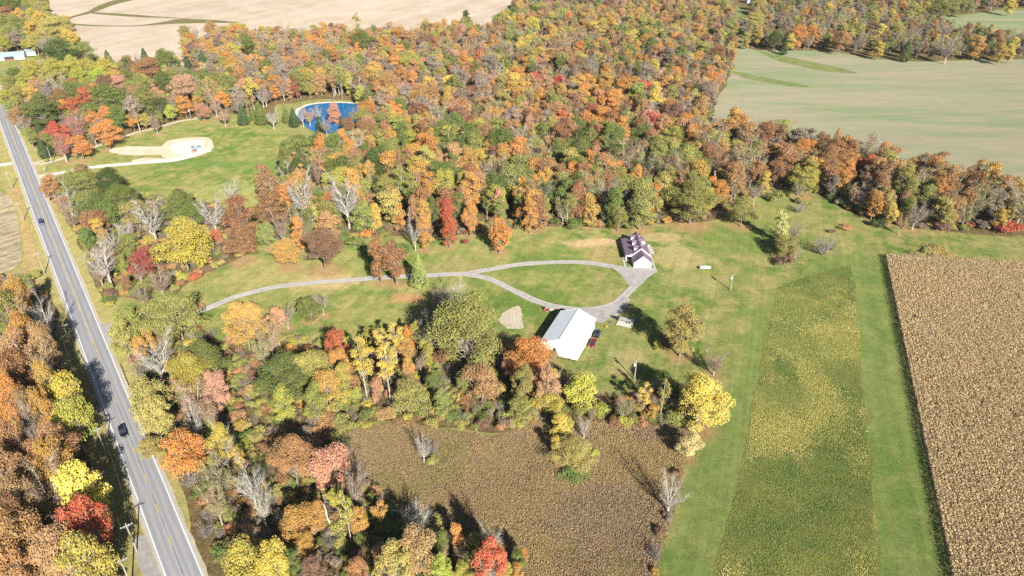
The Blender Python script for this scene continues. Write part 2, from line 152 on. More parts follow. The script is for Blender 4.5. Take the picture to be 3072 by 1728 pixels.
(104.5,237.5,5,8,'H','pu','M'),(122.2,246.9,7.1,9.5,'K','gb','E2'),(127.4,250.4,4.3,5.4,'K','gb','E2'),(167.9,248,2.4,13.7,'H','yo','E2'),(159,246.4,1.5,6.6,'H','yo','E2'),(133.5,266.5,1.4,4,'H','pu','E2'),
(140.4,269.5,2.1,6.7,'H','co','E2'),(-160,195.8,20,6.8,'R','go','W'),(-157.5,186.4,20,8.2,'R','ol','W'),(-154.3,186.5,20,6.6,'S','go','W'),(-145.3,174,20,7.9,'R','go','W'),(-145.9,184.9,21,7.5,'B','gb','W'),
(-157.4,180.5,8.9,4.9,'S','gb','W'),(-136.8,168.4,20,6.8,'R','co','W'),(-140.3,163.2,20,10.5,'R','co','W'),(-133.8,161.3,20,8.4,'S','co','W'),(-136.9,154.1,20,8.7,'R','ru','W'),(-131.4,144.9,20,6.9,'R','or','W'),
(-125.4,150.7,20,5.7,'R','go','W'),(-124.7,156.4,8.7,4.5,'R','ru','W'),(-118.2,145.7,20,6.7,'O','ye','W'),(-133.2,146.5,8.6,4.3,'R','yg','W'),(-124.2,139.8,20,5.4,'R','co','W'),(-118.9,139,20,6.7,'R','go','W'),
(-111.4,136.8,20,8,'R','yg','W'),(-121.1,134.6,20,5.3,'S','gb','W'),(-134.6,142.3,7.7,3.4,'R','co','W'),(-126.2,207,8.7,4.7,'S','pu','T'),(-106.9,188.9,17.4,17.4,'R','ol','S1'),(-120.3,184.2,15,8.9,'R','ol','S1'),
(-117.8,176.2,15,7.3,'R','yo','S1'),(-113.8,182.2,10,4.3,'O','go','S1'),(-114.6,177,9.1,4.8,'R','go','S1'),(-107.9,184.3,3.4,5,'H','yg','S1'),(-102.9,185.4,3.4,5,'H','ye','S1'),(-102.8,165.1,20.5,12.2,'B','gb','S1'),
(-110.4,168.8,6,7.9,'K','gb','S1'),(-83.3,183,17.6,12.4,'R','go','S1'),(-141.5,210.5,3.2,4.8,'H','gr','T'),(-139.7,208.6,2.4,3.3,'H','yg','T'),(-88.4,162.1,17.8,12.6,'R','gr','S1'),(-89.8,156.4,18.1,12.9,'R','oy','S1'),
(-97.9,148,15,9.9,'R','yo','S1'),(-93.4,141.3,15,8.2,'R','yo','S1'),(-81.5,152.2,15,6.4,'R','sa','S1'),(-85.6,148,15.6,9.9,'S','sa','S1'),(-99,158.7,2.3,3,'H','or','S1'),(-82.9,140.5,15.8,6.3,'B','gb','S1'),
(-80.1,143.6,15,5.6,'S','co','S1'),(-68.1,200.3,8.9,7.4,'O','gr','Y'),(-64.3,203.1,10.2,6,'S','gb','Y'),(-74.1,184.5,16.3,6.2,'T','sa','S2'),(-74.2,194.8,9.2,5.2,'S','gb','Y'),(-74.4,178.7,15,8.1,'S','go','S2'),
(-74.7,170.5,15,6.2,'S','yo','S2'),(-57.5,161.8,15.1,11.6,'R','yo','S2'),(-63.5,156.1,17.3,14.6,'R','gr','S2'),(-51.7,172.1,15,6.3,'R','ro','S2'),(-49.5,164.3,15,5.2,'R','or','S2'),(-51.9,154.4,15,6.7,'R','go','S2'),
(-47.1,156.2,15,5,'O','yg','S2'),(-51.6,180.2,7.7,2.6,'O','yg','S2'),(-41.8,159.1,24.1,5.8,'P','ye','S2'),(-35,157.8,22.5,5.5,'P','ye','S2'),(-35.4,175.6,17,4.7,'P','ye','S2'),(-40.2,176.8,14.8,3.5,'P','ye','S2'),
(-32.5,175.3,10.7,4.8,'O','go','S2'),(-32.5,182.2,10,4.3,'O','or','S2'),(-38.4,157.3,9.4,3.9,'O','sa','S2'),(-45.1,184.1,8.2,3,'O','yg','S2'),(-29.4,179.8,14.9,3.6,'P','yg','S2'),(-26.2,179.8,15.8,7.5,'B','gb','S2'),
(-13.5,171.6,26.4,21,'R','ol','S2'),(-19.4,201.1,15.9,9.7,'B','gb','Y'),(-25.7,209.4,8.3,6.2,'S','gb','Y'),(-26.7,177.3,9.4,3.9,'O','yg','S2'),(-25.2,173.5,8.5,3.2,'O','yg','S2'),(-21.8,173.2,7.5,3.2,'R','ru','S2'),
(-32.8,169.8,2.2,2.9,'H','by','S2'),(-30.8,168.1,8.4,3.1,'O','go','S2'),(-8.2,157.8,12.9,9.5,'R','co','S2'),(-0.8,168.1,8.9,4.7,'R','sa','S2'),(-14.2,161,8.5,4.2,'R','ol','S2'),(-22.7,160.7,8.2,3.9,'R','gr','S2'),
(-19.1,151,9.1,4.9,'R','ol','S2'),(-29.2,153.6,10.7,9.4,'R','ol','S2'),(-63,148.6,13,5.7,'O','yg','S2'),(-52.7,147.2,15,5.7,'R','ol','S2'),(-52.4,159.9,3.1,4.6,'H','yg','S2'),(-59.4,155.6,2.4,3.3,'H','or','S2'),
(-50.1,153.4,3.9,5.9,'H','yo','S2'),(-17.9,170.7,3.8,4.8,'K','gb','S2'),(-27.6,171,8,4.1,'S','gb','S2'),(-15.8,150.1,3.8,5.8,'H','gr','S2'),(-24.4,153,4.7,7.4,'H','ol','S2'),(-7.6,149.9,3.5,5.2,'H','gr','S2'),
(-2.4,150.2,3,4.4,'H','bg','S2'),(-35.3,151.4,3.8,5.9,'H','co','S2'),(-29.5,148.9,2.3,7.3,'H','ru','S2'),(-51.4,148.1,4.6,7.2,'H','co','S2'),(-45.6,147.7,4.6,7.2,'H','ol','S2'),(-40.8,155.4,1.9,2.4,'H','ye','S2'),
(5.9,169.2,14.8,12.1,'R','or','S2'),(9.6,154.8,15,5.8,'R','sa','S2'),(5.7,159.8,10.3,4.5,'O','sa','S2'),(12.1,163.5,8.3,3.1,'O','ye','S2'),(15,162.6,7.9,4,'S','gb','S2'),(19.4,154.8,12.5,7.9,'O','bg','S2'),(13.4,179.7,3.3,2,'C','cd','S2'),
(52.5,179.7,20.6,9.3,'O','yo','M'),(50,184.7,4.3,6.7,'H','pu','M'),(47.4,184.3,3.4,5,'H','yo','M'),(60.9,170.3,8.9,6.9,'S','pu','M'),(50.6,146.6,17.3,11.8,'O','by','M'),(37.1,153.6,11.1,4.1,'P','ye','M'),(41.4,151.1,14.6,3.2,'P','ol','M'),
(40.5,156.3,2.6,3,'K','gb','M'),(30.6,149.1,9.8,5.7,'S','ol','M'),(2.8,155.7,15,5.9,'R','ol','S2'),(12.7,143.4,7.9,4.2,'O','ye','S2'),(19.3,142.7,8.4,3.9,'B','gb','S2'),(14.9,143.9,6.4,2.8,'O','yg','S2'),(25.1,153,3.8,5.9,'H','bg','S2'),
(2.7,150.1,8,7.2,'R','ol','S2'),(9.6,152.2,8,7.3,'R','yg','S2'),(1.6,147.3,3.8,5.8,'H','yg','S2'),(-120.1,126.2,20,7.6,'R','co','W'),(-110.1,126.2,20,10.7,'R','co','W'),(-116.2,119.7,20,7.4,'R','co','W'),(-107.6,121.3,20,7.4,'R','go','W'),
(-105.1,112.8,20,9.5,'S','co','W'),(-109,110.2,20,7,'R','co','W'),(-97.7,115.2,20,7.9,'O','by','W'),(-94,112.8,7.5,3.2,'R','by','W'),(-91,103.1,20,8.5,'R','ro','W'),(-100.9,98.2,20,8.7,'R','co','W'),(-94,97,20,7.6,'R','co','W'),
(-85.8,94.1,20,8.5,'R','yg','W'),(-107,103.3,20,6.7,'R','ru','W'),(-100.6,92.7,20,6.3,'R','co','W'),(-121.9,120.2,6.3,2.5,'S','gb','W'),(-80.8,128.3,15,9.8,'R','or','S1'),(-92.9,135.3,7.1,6,'R','yo','S1'),
(-72.3,131.5,12.5,7.9,'B','gb','S1'),(-72.6,132.1,15,5.3,'R','ye','S1'),(-67.2,128.1,12.5,2.6,'P','ye','S1'),(-79.9,126,5.1,6.5,'K','gb','S1'),(-69.4,120.7,15,6.2,'S','ol','S1'),(-67.4,113.1,15,6,'S','yo','S1'),
(-61.2,118.6,15.8,7.9,'B','gb','S1'),(-71.3,115.1,3.1,3.7,'K','gb','S1'),(-70.4,110.4,3.9,4.8,'K','gb','S1'),(-68.4,112.7,1.9,2.4,'H','yg','S1'),(-65.4,115,3.3,4.9,'H','ol','S1'),(-66.8,107,2.2,2.9,'H','go','S1'),
(-64.4,105.5,3.8,5.9,'H','gr','S1'),(-58.8,108.5,7.4,3.6,'S','co','S1'),(-55.9,96.7,15,6.6,'O','yg','S1'),(-53,125.6,16.1,10.9,'R','co','S3'),(-44.4,124.3,15,9.1,'R','sa','S3'),(-57,112.6,19.8,5.9,'B','gb','S3'),
(-48.3,109,10.5,7.2,'R','go','S3'),(-44.6,112.7,9.1,3.6,'O','go','S3'),(-42.3,113,8,1.2,'N','gb','S3'),(-40,114,13.8,3.1,'P','yg','S3'),(-36.8,109,18.7,3,'P','yg','S3'),(-34.3,111.2,9.7,4.1,'O','go','S3'),
(-30.6,112.6,9.8,3.8,'P','go','S3'),(-36.5,117.6,15,5.4,'S','pu','S3'),(-34.6,122.5,2.3,3.1,'H','dg','S3'),(-22.3,111.8,10.9,8.4,'B','gb','S3'),(-45.5,104.4,8.2,3.9,'R','go','S3'),(-47.2,99.4,9.1,4.9,'R','gr','S3'),
(-49.4,96.9,15,5.5,'R','ye','S3'),(-54,100,8.4,4.1,'R','yg','S3'),(-41,107.8,3.5,4.3,'K','gb','S3'),(-27.6,101.1,9.2,4.9,'R','sa','S3'),(-20.8,99.4,15,8.4,'R','co','S3'),(-41.5,97.6,8.7,4.4,'R','pu','S3'),(-32.8,97.3,8.7,4.4,'R','co','S3'),
(-24.6,95.2,15,7.1,'R','yo','S3'),(-22.7,134,10,4.3,'B','gb','S2'),(-20.9,137,3.8,4.7,'K','gb','S2'),(-20.9,134,2.7,3.8,'H','yo','S2'),(-12.3,106.9,8.3,3.1,'O','or','S3'),(-15.5,105,8.2,3,'O','gr','S3'),(-8.4,104.2,8.2,3,'O','yg','S3'),
(-7.7,106.5,6.9,3.1,'S','cr','S3'),(-4.6,100.9,15.8,6.4,'B','gb','S3'),(-4.7,96.4,15,6.1,'R','ro','S3'),(-3,103.1,6.8,3,'S','co','S3'),(-15.6,101.4,7.3,3.4,'S','sa','S3'),(-11.3,102,8,4.1,'S','pu','S3'),(-15,97.4,9.1,4.9,'R','bg','S3'),
(-10.6,97.3,7.7,3.3,'R','yg','S3'),(-8.4,99.5,8.3,4.1,'R','ol','S3'),(-0.8,98.3,7.1,2.2,'O','yg','S3'),(-46.8,140.1,2.9,4.2,'H','gr','S2'),(11.5,136,7.8,2.7,'O','ye','S2'),(15.2,133.4,7.4,10.7,'R','yo','S2'),
(21.3,137,2.4,3.3,'H','bg','S2'),(15.6,129.8,2,8,'H','gr','M'),(45.9,135.9,7.3,6.2,'R','py','M'),(37.2,117.5,13.1,7.4,'B','gb','M'),(32,104.6,3.4,4.2,'K','gb','M'),(34.3,111,2.6,3.6,'H','pu','M'),(1.1,100.8,7.7,3.4,'R','gr','S3'),
(2.2,101.8,6.7,2.3,'R','or','S3'),(1.1,97.6,7,2.7,'R','go','S3'),(31,100.6,1.9,2.3,'H','go','M'),(36.5,115.4,2.4,3.2,'H','gb','M'),(42,128.9,2.5,3.4,'H','ru','M')]
POLY = {'harvested_field':[(-773.5,1235.9),(-521,832),(-455,740.4),(-425.2,710.6),(-367.6,625.3),(-322.7,562.8),(-299.5,552.8),(-264.7,556.5),(-240.1,532.6),(-197.9,538.4),(-121.9,575.7),(-12.7,617.7),(240.5,740.4),(385.5,1235.9)],
'wheat_field':[(183.1,600.3),(216.3,591.9),(253.9,589.1),(282,565.3),(314.1,555.3),(353.4,560.3),(396.6,562.8),(527.2,562.8),(291.9,275.4),(235,300.3),(210.2,314.1),(178.9,329),(145.1,345),(129.8,362.3),(107.3,384.3),(121.2,423.8),
(140.2,475.3),(166.5,538.4)],
'far_wheat_field':[(373.1,697.5),(403.3,728.2),(444.8,740.4),(491,765.9),(578,774.8),(708.2,783.8),(554.5,596.1),(428.7,614.8),(394.3,640.8),(376.4,674.1)],
'far_clearing':[(298.6,697.5),(329.4,708.7),(356.7,710.6),(360.2,693.8),(325.8,674.1),(294.9,668.9)],
'grass_lane':[(180.7,606),(203.5,701.2),(235.8,832),(267.4,946.6),(298.4,946.6),(262.9,832),(223.4,701.2),(189.9,606)],
'waterway_a':[(-421.2,852.9),(-437.8,827),(-435.6,783.8),(-432.4,761.6),(-435.7,732.3),(-436.8,714.5),(-429.9,708.7),(-429.3,736.3),(-424,753),(-423,779.3),(-422.1,812.1),(-409.8,842.3)],
'waterway_b':[(-440.9,716.4),(-420.3,704.9),(-389.3,695.6),(-355,693.8),(-335.4,708.7),(-325.8,722.3),(-312,726.3),(-277.7,716.4),(-256.1,708.7),(-273.7,704.9),(-303.8,704.9),(-324.7,701.2),(-349.7,690.1),(-386.6,690.1),(-420,697.5)],
'waterway_c':[(-432.4,761.6),(-403.1,755.1),(-375.3,746.7),(-347.2,736.3),(-312,726.3),(-344.6,730.3),(-374.5,736.3),(-422,753)],
'waterway_d':[(198.6,591.9),(214.2,575.7),(229.3,556.5),(243.6,538.4),(251.7,522.4),(240.2,522.4),(226.2,531.5),(212.7,547.9),(203.1,565.3)],
'waterway_e':[(160.5,526.9),(170.3,520.2),(181.3,509.4),(193.4,498.9),(203.9,485.9),(190.4,485.9),(177.5,496.9),(164.4,509.4)],
'wood_floor':[(-256.5,562.8),(-240.8,591.9),(-212.9,606),(-169.1,614.8),(-127,603.1),(-96.7,620.7),(-16.7,645.6),(0.8,757.2),(47.3,802.5),(138.2,844.9),(247,871.9),(205,701.2),(178.5,589.1),(152,505.2),(126.3,439.9),(111.3,401.5),
(113.2,381.1),(149,356.4),(181.1,334.2),(205.3,304.8),(229.6,291.6),(212.2,263.4),(184.6,266),(162.6,272.3),(150.6,284.2),(142.5,304.8),(125.4,315.1),(103.7,298.1),(87.8,277.4),(70.3,275.4),(45.5,268.6),(18.9,272.3),(-6.3,267.8),
(-30.7,260.5),(-47.5,263.4),(-69.6,259.1),(-88.6,257),(-99.3,260.5),(-108.1,283.3),(-113.9,323.9),(-102.8,350.6),(-96.5,379.8),(-87.6,391.1),(-87.4,408.7),(-95.7,441.5),(-109.8,455.2),(-125.6,457),(-137.5,448.3),(-148.4,446.6),
(-144.4,423.8),(-167.4,427.7),(-190.3,423.8),(-211.4,466),(-219.3,515.8)],
'belt_floor':[(190.6,606),(231.5,720.3),(321,1015.5),(897.8,1015.5),(698.9,772.5),(526.2,783.8),(480.4,761.6),(400.5,730.3),(374.9,701.2),(388.2,648.9),(430.5,617.7),(554.5,596.1),(529.3,565.3),(398.2,565.3),(354.8,562.8),(315.3,557.8),
(283.1,567.9),(254.9,591.9),(216.7,593.3)],
'grove_floor':[(-318.4,439.9),(-346.2,489.8),(-346.8,529.2),(-301.8,526.9),(-261.1,547.9),(-235,526.9),(-206.2,466),(-190.3,423.8),(-200.9,402.9),(-214.8,387.7),(-227.4,368.4),(-240.7,353.5),(-257.5,368.4),(-279.3,394.5)],
'house_wood_floor':[(-692.1,946.6),(-551.8,886),(-449.3,730.3),(-418.3,701.2),(-363.6,617.7),(-325.8,562.8),(-362.8,562.8),(-384,589.1),(-414.6,591.9),(-451.3,589.1)],
'thicket_floor':[(-219.8,314.1),(-219.9,326.4),(-175,304.8),(-147.4,300.3),(-129.8,291.6),(-107.3,267.8),(-102.7,250.2),(-114.7,231.2),(-116.6,228.3),(-118.8,222.5),(-118.7,211.7),(-123.2,209.1),(-140.2,215.6),(-143.3,210.4),(-152.9,222.5),
(-174.1,253.5),(-196.6,283.3)],
'south_floor':[(-133.2,197.9),(-130.6,204),(-121.5,211.7),(-108.4,206.5),(-103,192.1),(-93.6,187.6),(-82.8,194.4),(-62.2,185.4),(-37.3,189.9),(-23.1,206.5),(-3.6,189.9),(0.3,183.3),(12.6,178.1),(18.2,169.2),(22.4,162.6),(29.1,159.9),
(38.7,162.6),(50.7,164.5),(51.6,154.7),(48.9,145),(44.6,145),(23.4,149.7),(4.6,149.7),(-4.1,145),(-31.8,149.7),(-45.2,145),(-40.8,133.1),(-33.3,125),(-27.2,116.3),(-17.6,115.2),(-0.7,105.1),(3.5,95.1),(-61.4,95.1),(-70.5,107.2),
(-80.4,122.5),(-93.2,140.4),(-103.1,154.7),(-111.7,167.3),(-118,179.1)],
'west_floor':[(-195.8,222.5),(-187.6,228.3),(-177.3,228.3),(-156.6,204),(-147.6,187.6),(-126.6,159.9),(-109.9,136),(-96.1,116.3),(-86.5,100.1),(-80.7,89.6),(-110.1,89.6)],
'stubble':[(-255.5,309.4),(-233.5,303.9),(-220,287.4),(-202.6,260.5),(-190.1,240.4),(-193.9,231.2),(-204.4,231.2)],
'dry_strip':[(-236.8,309.4),(-221.6,291.6),(-201.5,260.5),(-188.8,240.4),(-183.2,228.3),(-171.5,217),(-168.7,218.4),(-185.7,243.6),(-202.4,267.8),(-218.9,291.6),(-235,314.1)],
'mown_strip':[(28.1,93.2),(37.1,111.7),(45.6,134.5),(58.6,151.4),(68.3,173),(81.4,201.6),(98,223.9),(114.3,236.7),(128.9,246.8),(145.4,246.8),(115,156.4),(93.1,93.2)],
'wild_strip':[(96.7,222),(112.1,230.6),(130.1,238.8),(127.6,228.3),(109.2,179.1),(96.3,143.4),(80.1,100.1),(77.9,93.2),(41,93.2),(48.8,110.6),(60.6,136),(70.6,159.9),(83.2,189.9)],
'meadow':[(-45.2,145),(-31.8,149.4),(-4.1,143.4),(4.6,149.4),(23.4,149.7),(45,147.3),(50.8,153),(47.4,140.4),(44,131.7),(37.7,115.2),(31.5,100.1),(29.2,92.3),(2.7,92.3),(-1.6,105.1),(-17.8,116.3),(-27.2,116.3),(-34,126.3),(-41.6,134.5)],
'corn_field':[(146,244.2),(168.8,242),(196.7,238.2),(254.5,229.7),(141.3,91.4),(92.7,91.4)],
'pond':[(-131.4,422.3),(-132.7,436.6),(-126.9,446.6),(-113.8,450),(-100.8,448.3),(-96.5,443.2),(-93,427.7),(-93,407.2),(-101.2,391.1),(-114.4,394.5)],
'pond_bank':[(-143.4,416.1),(-145.4,435.8),(-137.9,450),(-125.4,456.1),(-107.2,455.2),(-94.1,446.6),(-88.7,419.9),(-89.4,394.5),(-101.2,381.1),(-117.5,384.3),(-134.7,398)],
'gravel_pad':[(-214.2,361.1),(-214,367.1),(-200,369.6),(-190.3,369.6),(-190.5,377.8),(-183.5,382.4),(-173.2,384.3),(-167.1,379.8),(-161,367.1),(-161.8,359.3),(-167.3,351.7),(-176.2,348.3),(-182.7,352.9),(-185.8,356.4),(-200.2,355.8)],
'pad_slab':[(-185.4,373.4),(-172.6,379.8),(-166.4,367.1),(-166.7,361.1),(-177.9,357.5)],
'sand_patch':[(-196.8,348.3),(-192.1,351.7),(-180.3,350.6),(-181.9,347.2),(-191.2,345)],
'gravel_patch':[(-3.5,198.7),(-2.7,204),(0.3,207.5),(3.3,208),(4.3,201.6),(4,196.3),(0.9,194.4),(-2.1,195.4)],
'house_apron':[(37.1,239.1),(40.3,237.9),(42.2,237.6),(45.9,236.4),(55.1,235.4),(52.8,230.6),(49.9,227.7),(47.2,223.7),(43.8,222),(42,224.8),(40.6,231.2),(38.2,235.4)],
'barn_apron':[(24,207.5),(32.1,208.6),(39.9,214.8),(41.7,212.7),(37.1,204),(32.7,201.1),(31.3,198.7),(28.4,198.7),(26.1,203.5)],
'entrance':[(-142.2,201.6),(-138.9,198.7),(-133.8,197.7),(-131.1,196.3),(-130,189.9),(-128.2,182.2),(-129.4,183.3),(-132.4,187.6),(-137.5,194.4)],
'lawn_bare':[(28,269.7),(38.7,267.8),(46.1,260.5),(51.5,264.1),(59.4,271.6),(69.9,273.5),(59.8,264.1),(44,257),(31.4,260.5)]}
LINE = {'driveway':[(-132,194),(-126.8,195.6),(-116.5,199.6),(-106.9,206.3),(-99.9,213.8),(-92.9,218.6),(-85.3,222.2),(-74.3,224.8),(-64.4,226.2),(-50,228.3),(-31,230.3),(-14.7,231.8)],
'loop_upper':[(-16.2,231.8),(-8.8,234.5),(0.3,237.9),(9.5,239.8),(17.2,240.4),(24.9,240.4),(32.5,239.1),(39.8,236.7)],
'loop_lower':[(-17.6,231.2),(-8.6,227.7),(0.3,219.7),(7.3,213.2),(14.2,209.1),(20.9,207),(27.8,206.8),(33.6,209.1),(38.3,213),(42.7,219.7),(46.6,225.9),(49.3,231.2)],
'north_drive':[(-232.8,325.9),(-224.3,331),(-215.8,337.4),(-194.7,343.9),(-181.9,347.2),(-174.6,349.5),(-169.4,354.6),(-165.8,361.7),(-161.4,364.1)],
'grove_drive':[(-244.3,341.7),(-236.9,346.7),(-230.4,357.5),(-224.4,370.9),(-219,382.4),(-214.1,391.1),(-205,401.5),(-197.5,411.7),(-188,417.7)],
'west_drive':[(-269.8,337.4),(-260.4,341.7),(-256,344.4),(-254,346.1)],
'grove_spur':[(-244.8,344.4),(-242,348.3),(-238.8,350)]}
PT = {'pole_a':(-235.9,311.3),
'pole_b':(-210.4,277),
'pole_c':(-175.6,231.3),
'pole_d':(-141.3,185.3),
'pole_e':(-106.6,137.3),
'pole_f':(-84.6,106.4),
'pole_g':(-81.6,97.3),
'pole_h':(-235.6,345.1),
'pole_i':(-231.7,331.7),
'pole_j':(-190.5,413.3),
'barn_pole':(36.7,168.1),
'east_pole':(79,219.7),
'sign':(-141.8,185),
'rail_l':[(-136.3,180.7),(-127.5,170.3),(-119.3,158.8),(-112.2,149.2)],
'rail_r':[(-120.5,174.7),(-115.7,168),(-111.3,162)],
'farhouse':[(-398.4,557.4),(-378.6,564.8)],
'fargarage':[(-383.1,574.5),(-377.1,577.4)],
'farshed':[(-425.2,637.2),(-421.1,638.6)],
'shed':(-214,403.1),
'topbarn':(256.5,807.1),
'sheets':[(-172.8,365.4),(-168.2,367)],
'lumber':[(-171,363.4),(-169,364.4),(-167,360.4),(-168,357.9)],
'tractor':(12,205.9),
'cart':(13.7,205.7),
'panel':(12.2,207),
'bin':(11.1,206.6),
'lamp':(-190.5,413.3)}

# ------------------------------------------------------------------ helpers
def lin(v):
    return tuple(((c / 255.0) / 12.92 if c <= 10 else ((c / 255.0 + 0.055) / 1.055) ** 2.4) for c in v)

class NT:
    def __init__(s, name):
        s.m = bpy.data.materials.new(name)
        s.m.use_nodes = True
        s.t = s.m.node_tree
        s.t.nodes.clear()
        s.out = s.t.nodes.new("ShaderNodeOutputMaterial")
    def n(s, typ, ins=None, **kw):
        nd = s.t.nodes.new(typ)
        for k, v in kw.items():
            setattr(nd, k, v)
        for k, v in (ins or {}).items():
            s.set(nd.inputs[k], v)
        return nd
    def set(s, sock, v):
        if isinstance(v, bpy.types.NodeSocket):
            s.t.links.new(v, sock)
        elif isinstance(v, (tuple, list)) and len(v) == 3 and len(sock.default_value) == 4:
            sock.default_value = (*v, 1)
        else:
            sock.default_value = v
    def noise(s, vec, scale, detail=3, rough=0.55, dist=0.0):
        return s.n("ShaderNodeTexNoise", {"Vector": vec, "Scale": scale, "Detail": detail, "Roughness": rough, "Distortion": dist}).outputs["Fac"]
    def ramp(s, fac, lo, hi, a=0.0, b=1.0, smooth=True):
        nd = s.n("ShaderNodeMapRange", {"Value": fac, "From Min": lo, "From Max": hi, "To Min": a, "To Max": b})
        nd.interpolation_type = 'SMOOTHSTEP' if smooth else 'LINEAR'
        return nd.outputs[0]
    def mix(s, f, a, b, mode='MIX'):
        nd = s.n("ShaderNodeMix", data_type='RGBA', blend_type=mode)
        s.set(nd.inputs[0], f)
        s.set(nd.inputs[6], a)
        s.set(nd.inputs[7], b)
        return nd.outputs[2]
    def math(s, op, a, b=0.0):
        nd = s.n("ShaderNodeMath", operation=op)
        s.set(nd.inputs[0], a)
        s.set(nd.inputs[1], b)
        return nd.outputs[0]
    def scale_col(s, col, f):
        nd = s.n("ShaderNodeVectorMath", operation='SCALE')
        s.set(nd.inputs[0], col)
        s.set(nd.inputs[3], f)
        return nd.outputs[0]
    def pos(s):
        return s.n("ShaderNodeNewGeometry").outputs["Position"]
    def obj(s):
        return s.n("ShaderNodeTexCoord").outputs["Object"]
    def done(s, bsdf):
        s.t.links.new(bsdf, s.out.inputs[0])
        return s.m

def plain(name, col, rough=0.6, metal=0.0, spec=0.4, var=0.0, vscale=1.5, bump=0.0, bscale=8.0):
    t = NT(name)
    c = col
    if var:
        f = t.noise(t.obj(), vscale, 4, 0.6)
        c = t.mix(t.ramp(f, 0.3, 0.7), tuple(x * (1 - var) for x in col), tuple(min(1, x * (1 + var)) for x in col))
    p = t.n("ShaderNodeBsdfPrincipled", {"Base Color": c, "Roughness": rough, "Metallic": metal, "Specular IOR Level": spec})
    if bump:
        b = t.n("ShaderNodeBump", {"Strength": bump, "Distance": 0.05, "Height": t.noise(t.obj(), bscale, 4)})
        t.set(p.inputs["Normal"], b.outputs[0])
    return t.done(p.outputs[0])

def ground_mat(name, cols, s1=0.03, s2=0.22, fine=1.6, contrast=0.5, bump=0.6, rows=None, bdist=0.15, stretch=None, wear=None, track=None, masks=None):
    """cols: three colours mixed by patches of two sizes; fine speckle; optional crop or mower rows (angle, period, amount)."""
    t = NT(name)
    pos = t.pos()
    p1 = pos
    if stretch:
        mp = t.n("ShaderNodeMapping", {"Vector": pos, "Rotation": (0, 0, stretch[0])})
        mp = t.n("ShaderNodeMapping", {"Vector": mp.outputs[0], "Scale": (stretch[1], stretch[2], 1)})
        p1 = mp.outputs[0]
    a = t.ramp(t.noise(p1, s1, 5, 0.6, 0.2), 0.40, 0.60)
    b = t.ramp(t.noise(p1, s2, 5, 0.65, 0.1), 0.38, 0.66)
    c = t.mix(a, cols[0], cols[1])
    c = t.mix(b, c, cols[2])
    for bx, by, rx, ry, bc, amt in (wear or ()):
        mp = t.n("ShaderNodeMapping", {"Vector": pos, "Location": (-bx / rx, -by / ry, 0), "Scale": (1 / rx, 1 / ry, 0)})
        ln = t.n("ShaderNodeVectorMath", operation='LENGTH')
        t.set(ln.inputs[0], mp.outputs[0])
        dd = t.math('ADD', ln.outputs["Value"], t.math('MULTIPLY', t.math('SUBTRACT', t.noise(pos, .16, 4, .65), .5), 1.6))
        c = t.mix(t.ramp(dd, .45, 1.05, amt, 0), c, bc)
    if track:   # wheel tracks: bare in the ruts, weeds between them and at the edges
        ac = t.n("ShaderNodeAttribute", attribute_name="across", attribute_type='GEOMETRY').outputs["Fac"]
        ac = t.math('ADD', ac, t.math('MULTIPLY', t.math('SUBTRACT', t.noise(pos, .5, 4, .7), .5), .55))
        c = t.mix(t.ramp(ac, .70, 1.0, 0, .8), c, track[0])
        c = t.mix(t.ramp(t.math('ABSOLUTE', t.math('SUBTRACT', ac, .48)), .05, .25, .5, 0), c, track[1])
    if masks:   # soft areas stored on the mesh: mown track, fallen leaves, dry verge
        mk_ = t.n("ShaderNodeAttribute", attribute_name="mask", attribute_type='GEOMETRY').outputs["Color"]
        sp_ = t.n("ShaderNodeSeparateColor", {0: mk_})
        nz = t.math('MULTIPLY', t.math('SUBTRACT', t.noise(pos, .35, 5, .7), .5), .9)
        for k_, mc in enumerate(masks):
            c = t.mix(t.ramp(t.math('ADD', sp_.outputs[k_], t.math('MULTIPLY', nz, t.ramp(sp_.outputs[k_], 0, .3))), .2, .8, 0, .62 if k_ == 0 else 1.0), c, mc)
    f = t.noise(pos, fine, 6, 0.75)
    f2 = t.noise(pos, fine * 0.22, 4, 0.7)
    g = t.math('ADD', t.ramp(f, 0.25, 0.75, 1 - contrast, 1 + contrast, False), t.ramp(f2, 0.3, 0.7, -contrast * .45, contrast * .45, False))
    hgt = f
    if rows:
        ang, per, amt = rows
        mp = t.n("ShaderNodeMapping", {"Vector": pos, "Rotation": (0, 0, ang)})
        dd = t.n("ShaderNodeVectorMath", operation='ADD')
        t.set(dd.inputs[0], mp.outputs[0])
        jn = t.n("ShaderNodeTexNoise", {"Vector": pos, "Scale": 0.05, "Detail": 2.0})
        sc = t.n("ShaderNodeVectorMath", operation='SCALE')
        t.set(sc.inputs[0], jn.outputs["Color"])
        sc.inputs[3].default_value = per * 1.2
        t.set(dd.inputs[1], sc.outputs[0])
        sp = t.n("ShaderNodeMapping", {"Vector": dd.outputs[0], "Scale": (1.0 / per, 0.012 / per, 0.0)})
        wv = t.noise(sp.outputs[0], 1.0, 3, 0.6)
        g = t.math('ADD', g, t.ramp(wv, 0.3, 0.7, -amt, amt))
        hgt = t.math('ADD', f, t.math('MULTIPLY', wv, 0.6))
    c = t.scale_col(c, g)
    bp = t.n("ShaderNodeBump", {"Strength": bump, "Distance": bdist, "Height": hgt})
    d = t.n("ShaderNodeBsdfDiffuse", {"Color": c, "Roughness": 0.6, "Normal": bp.outputs[0]})
    return t.done(d.outputs[0])

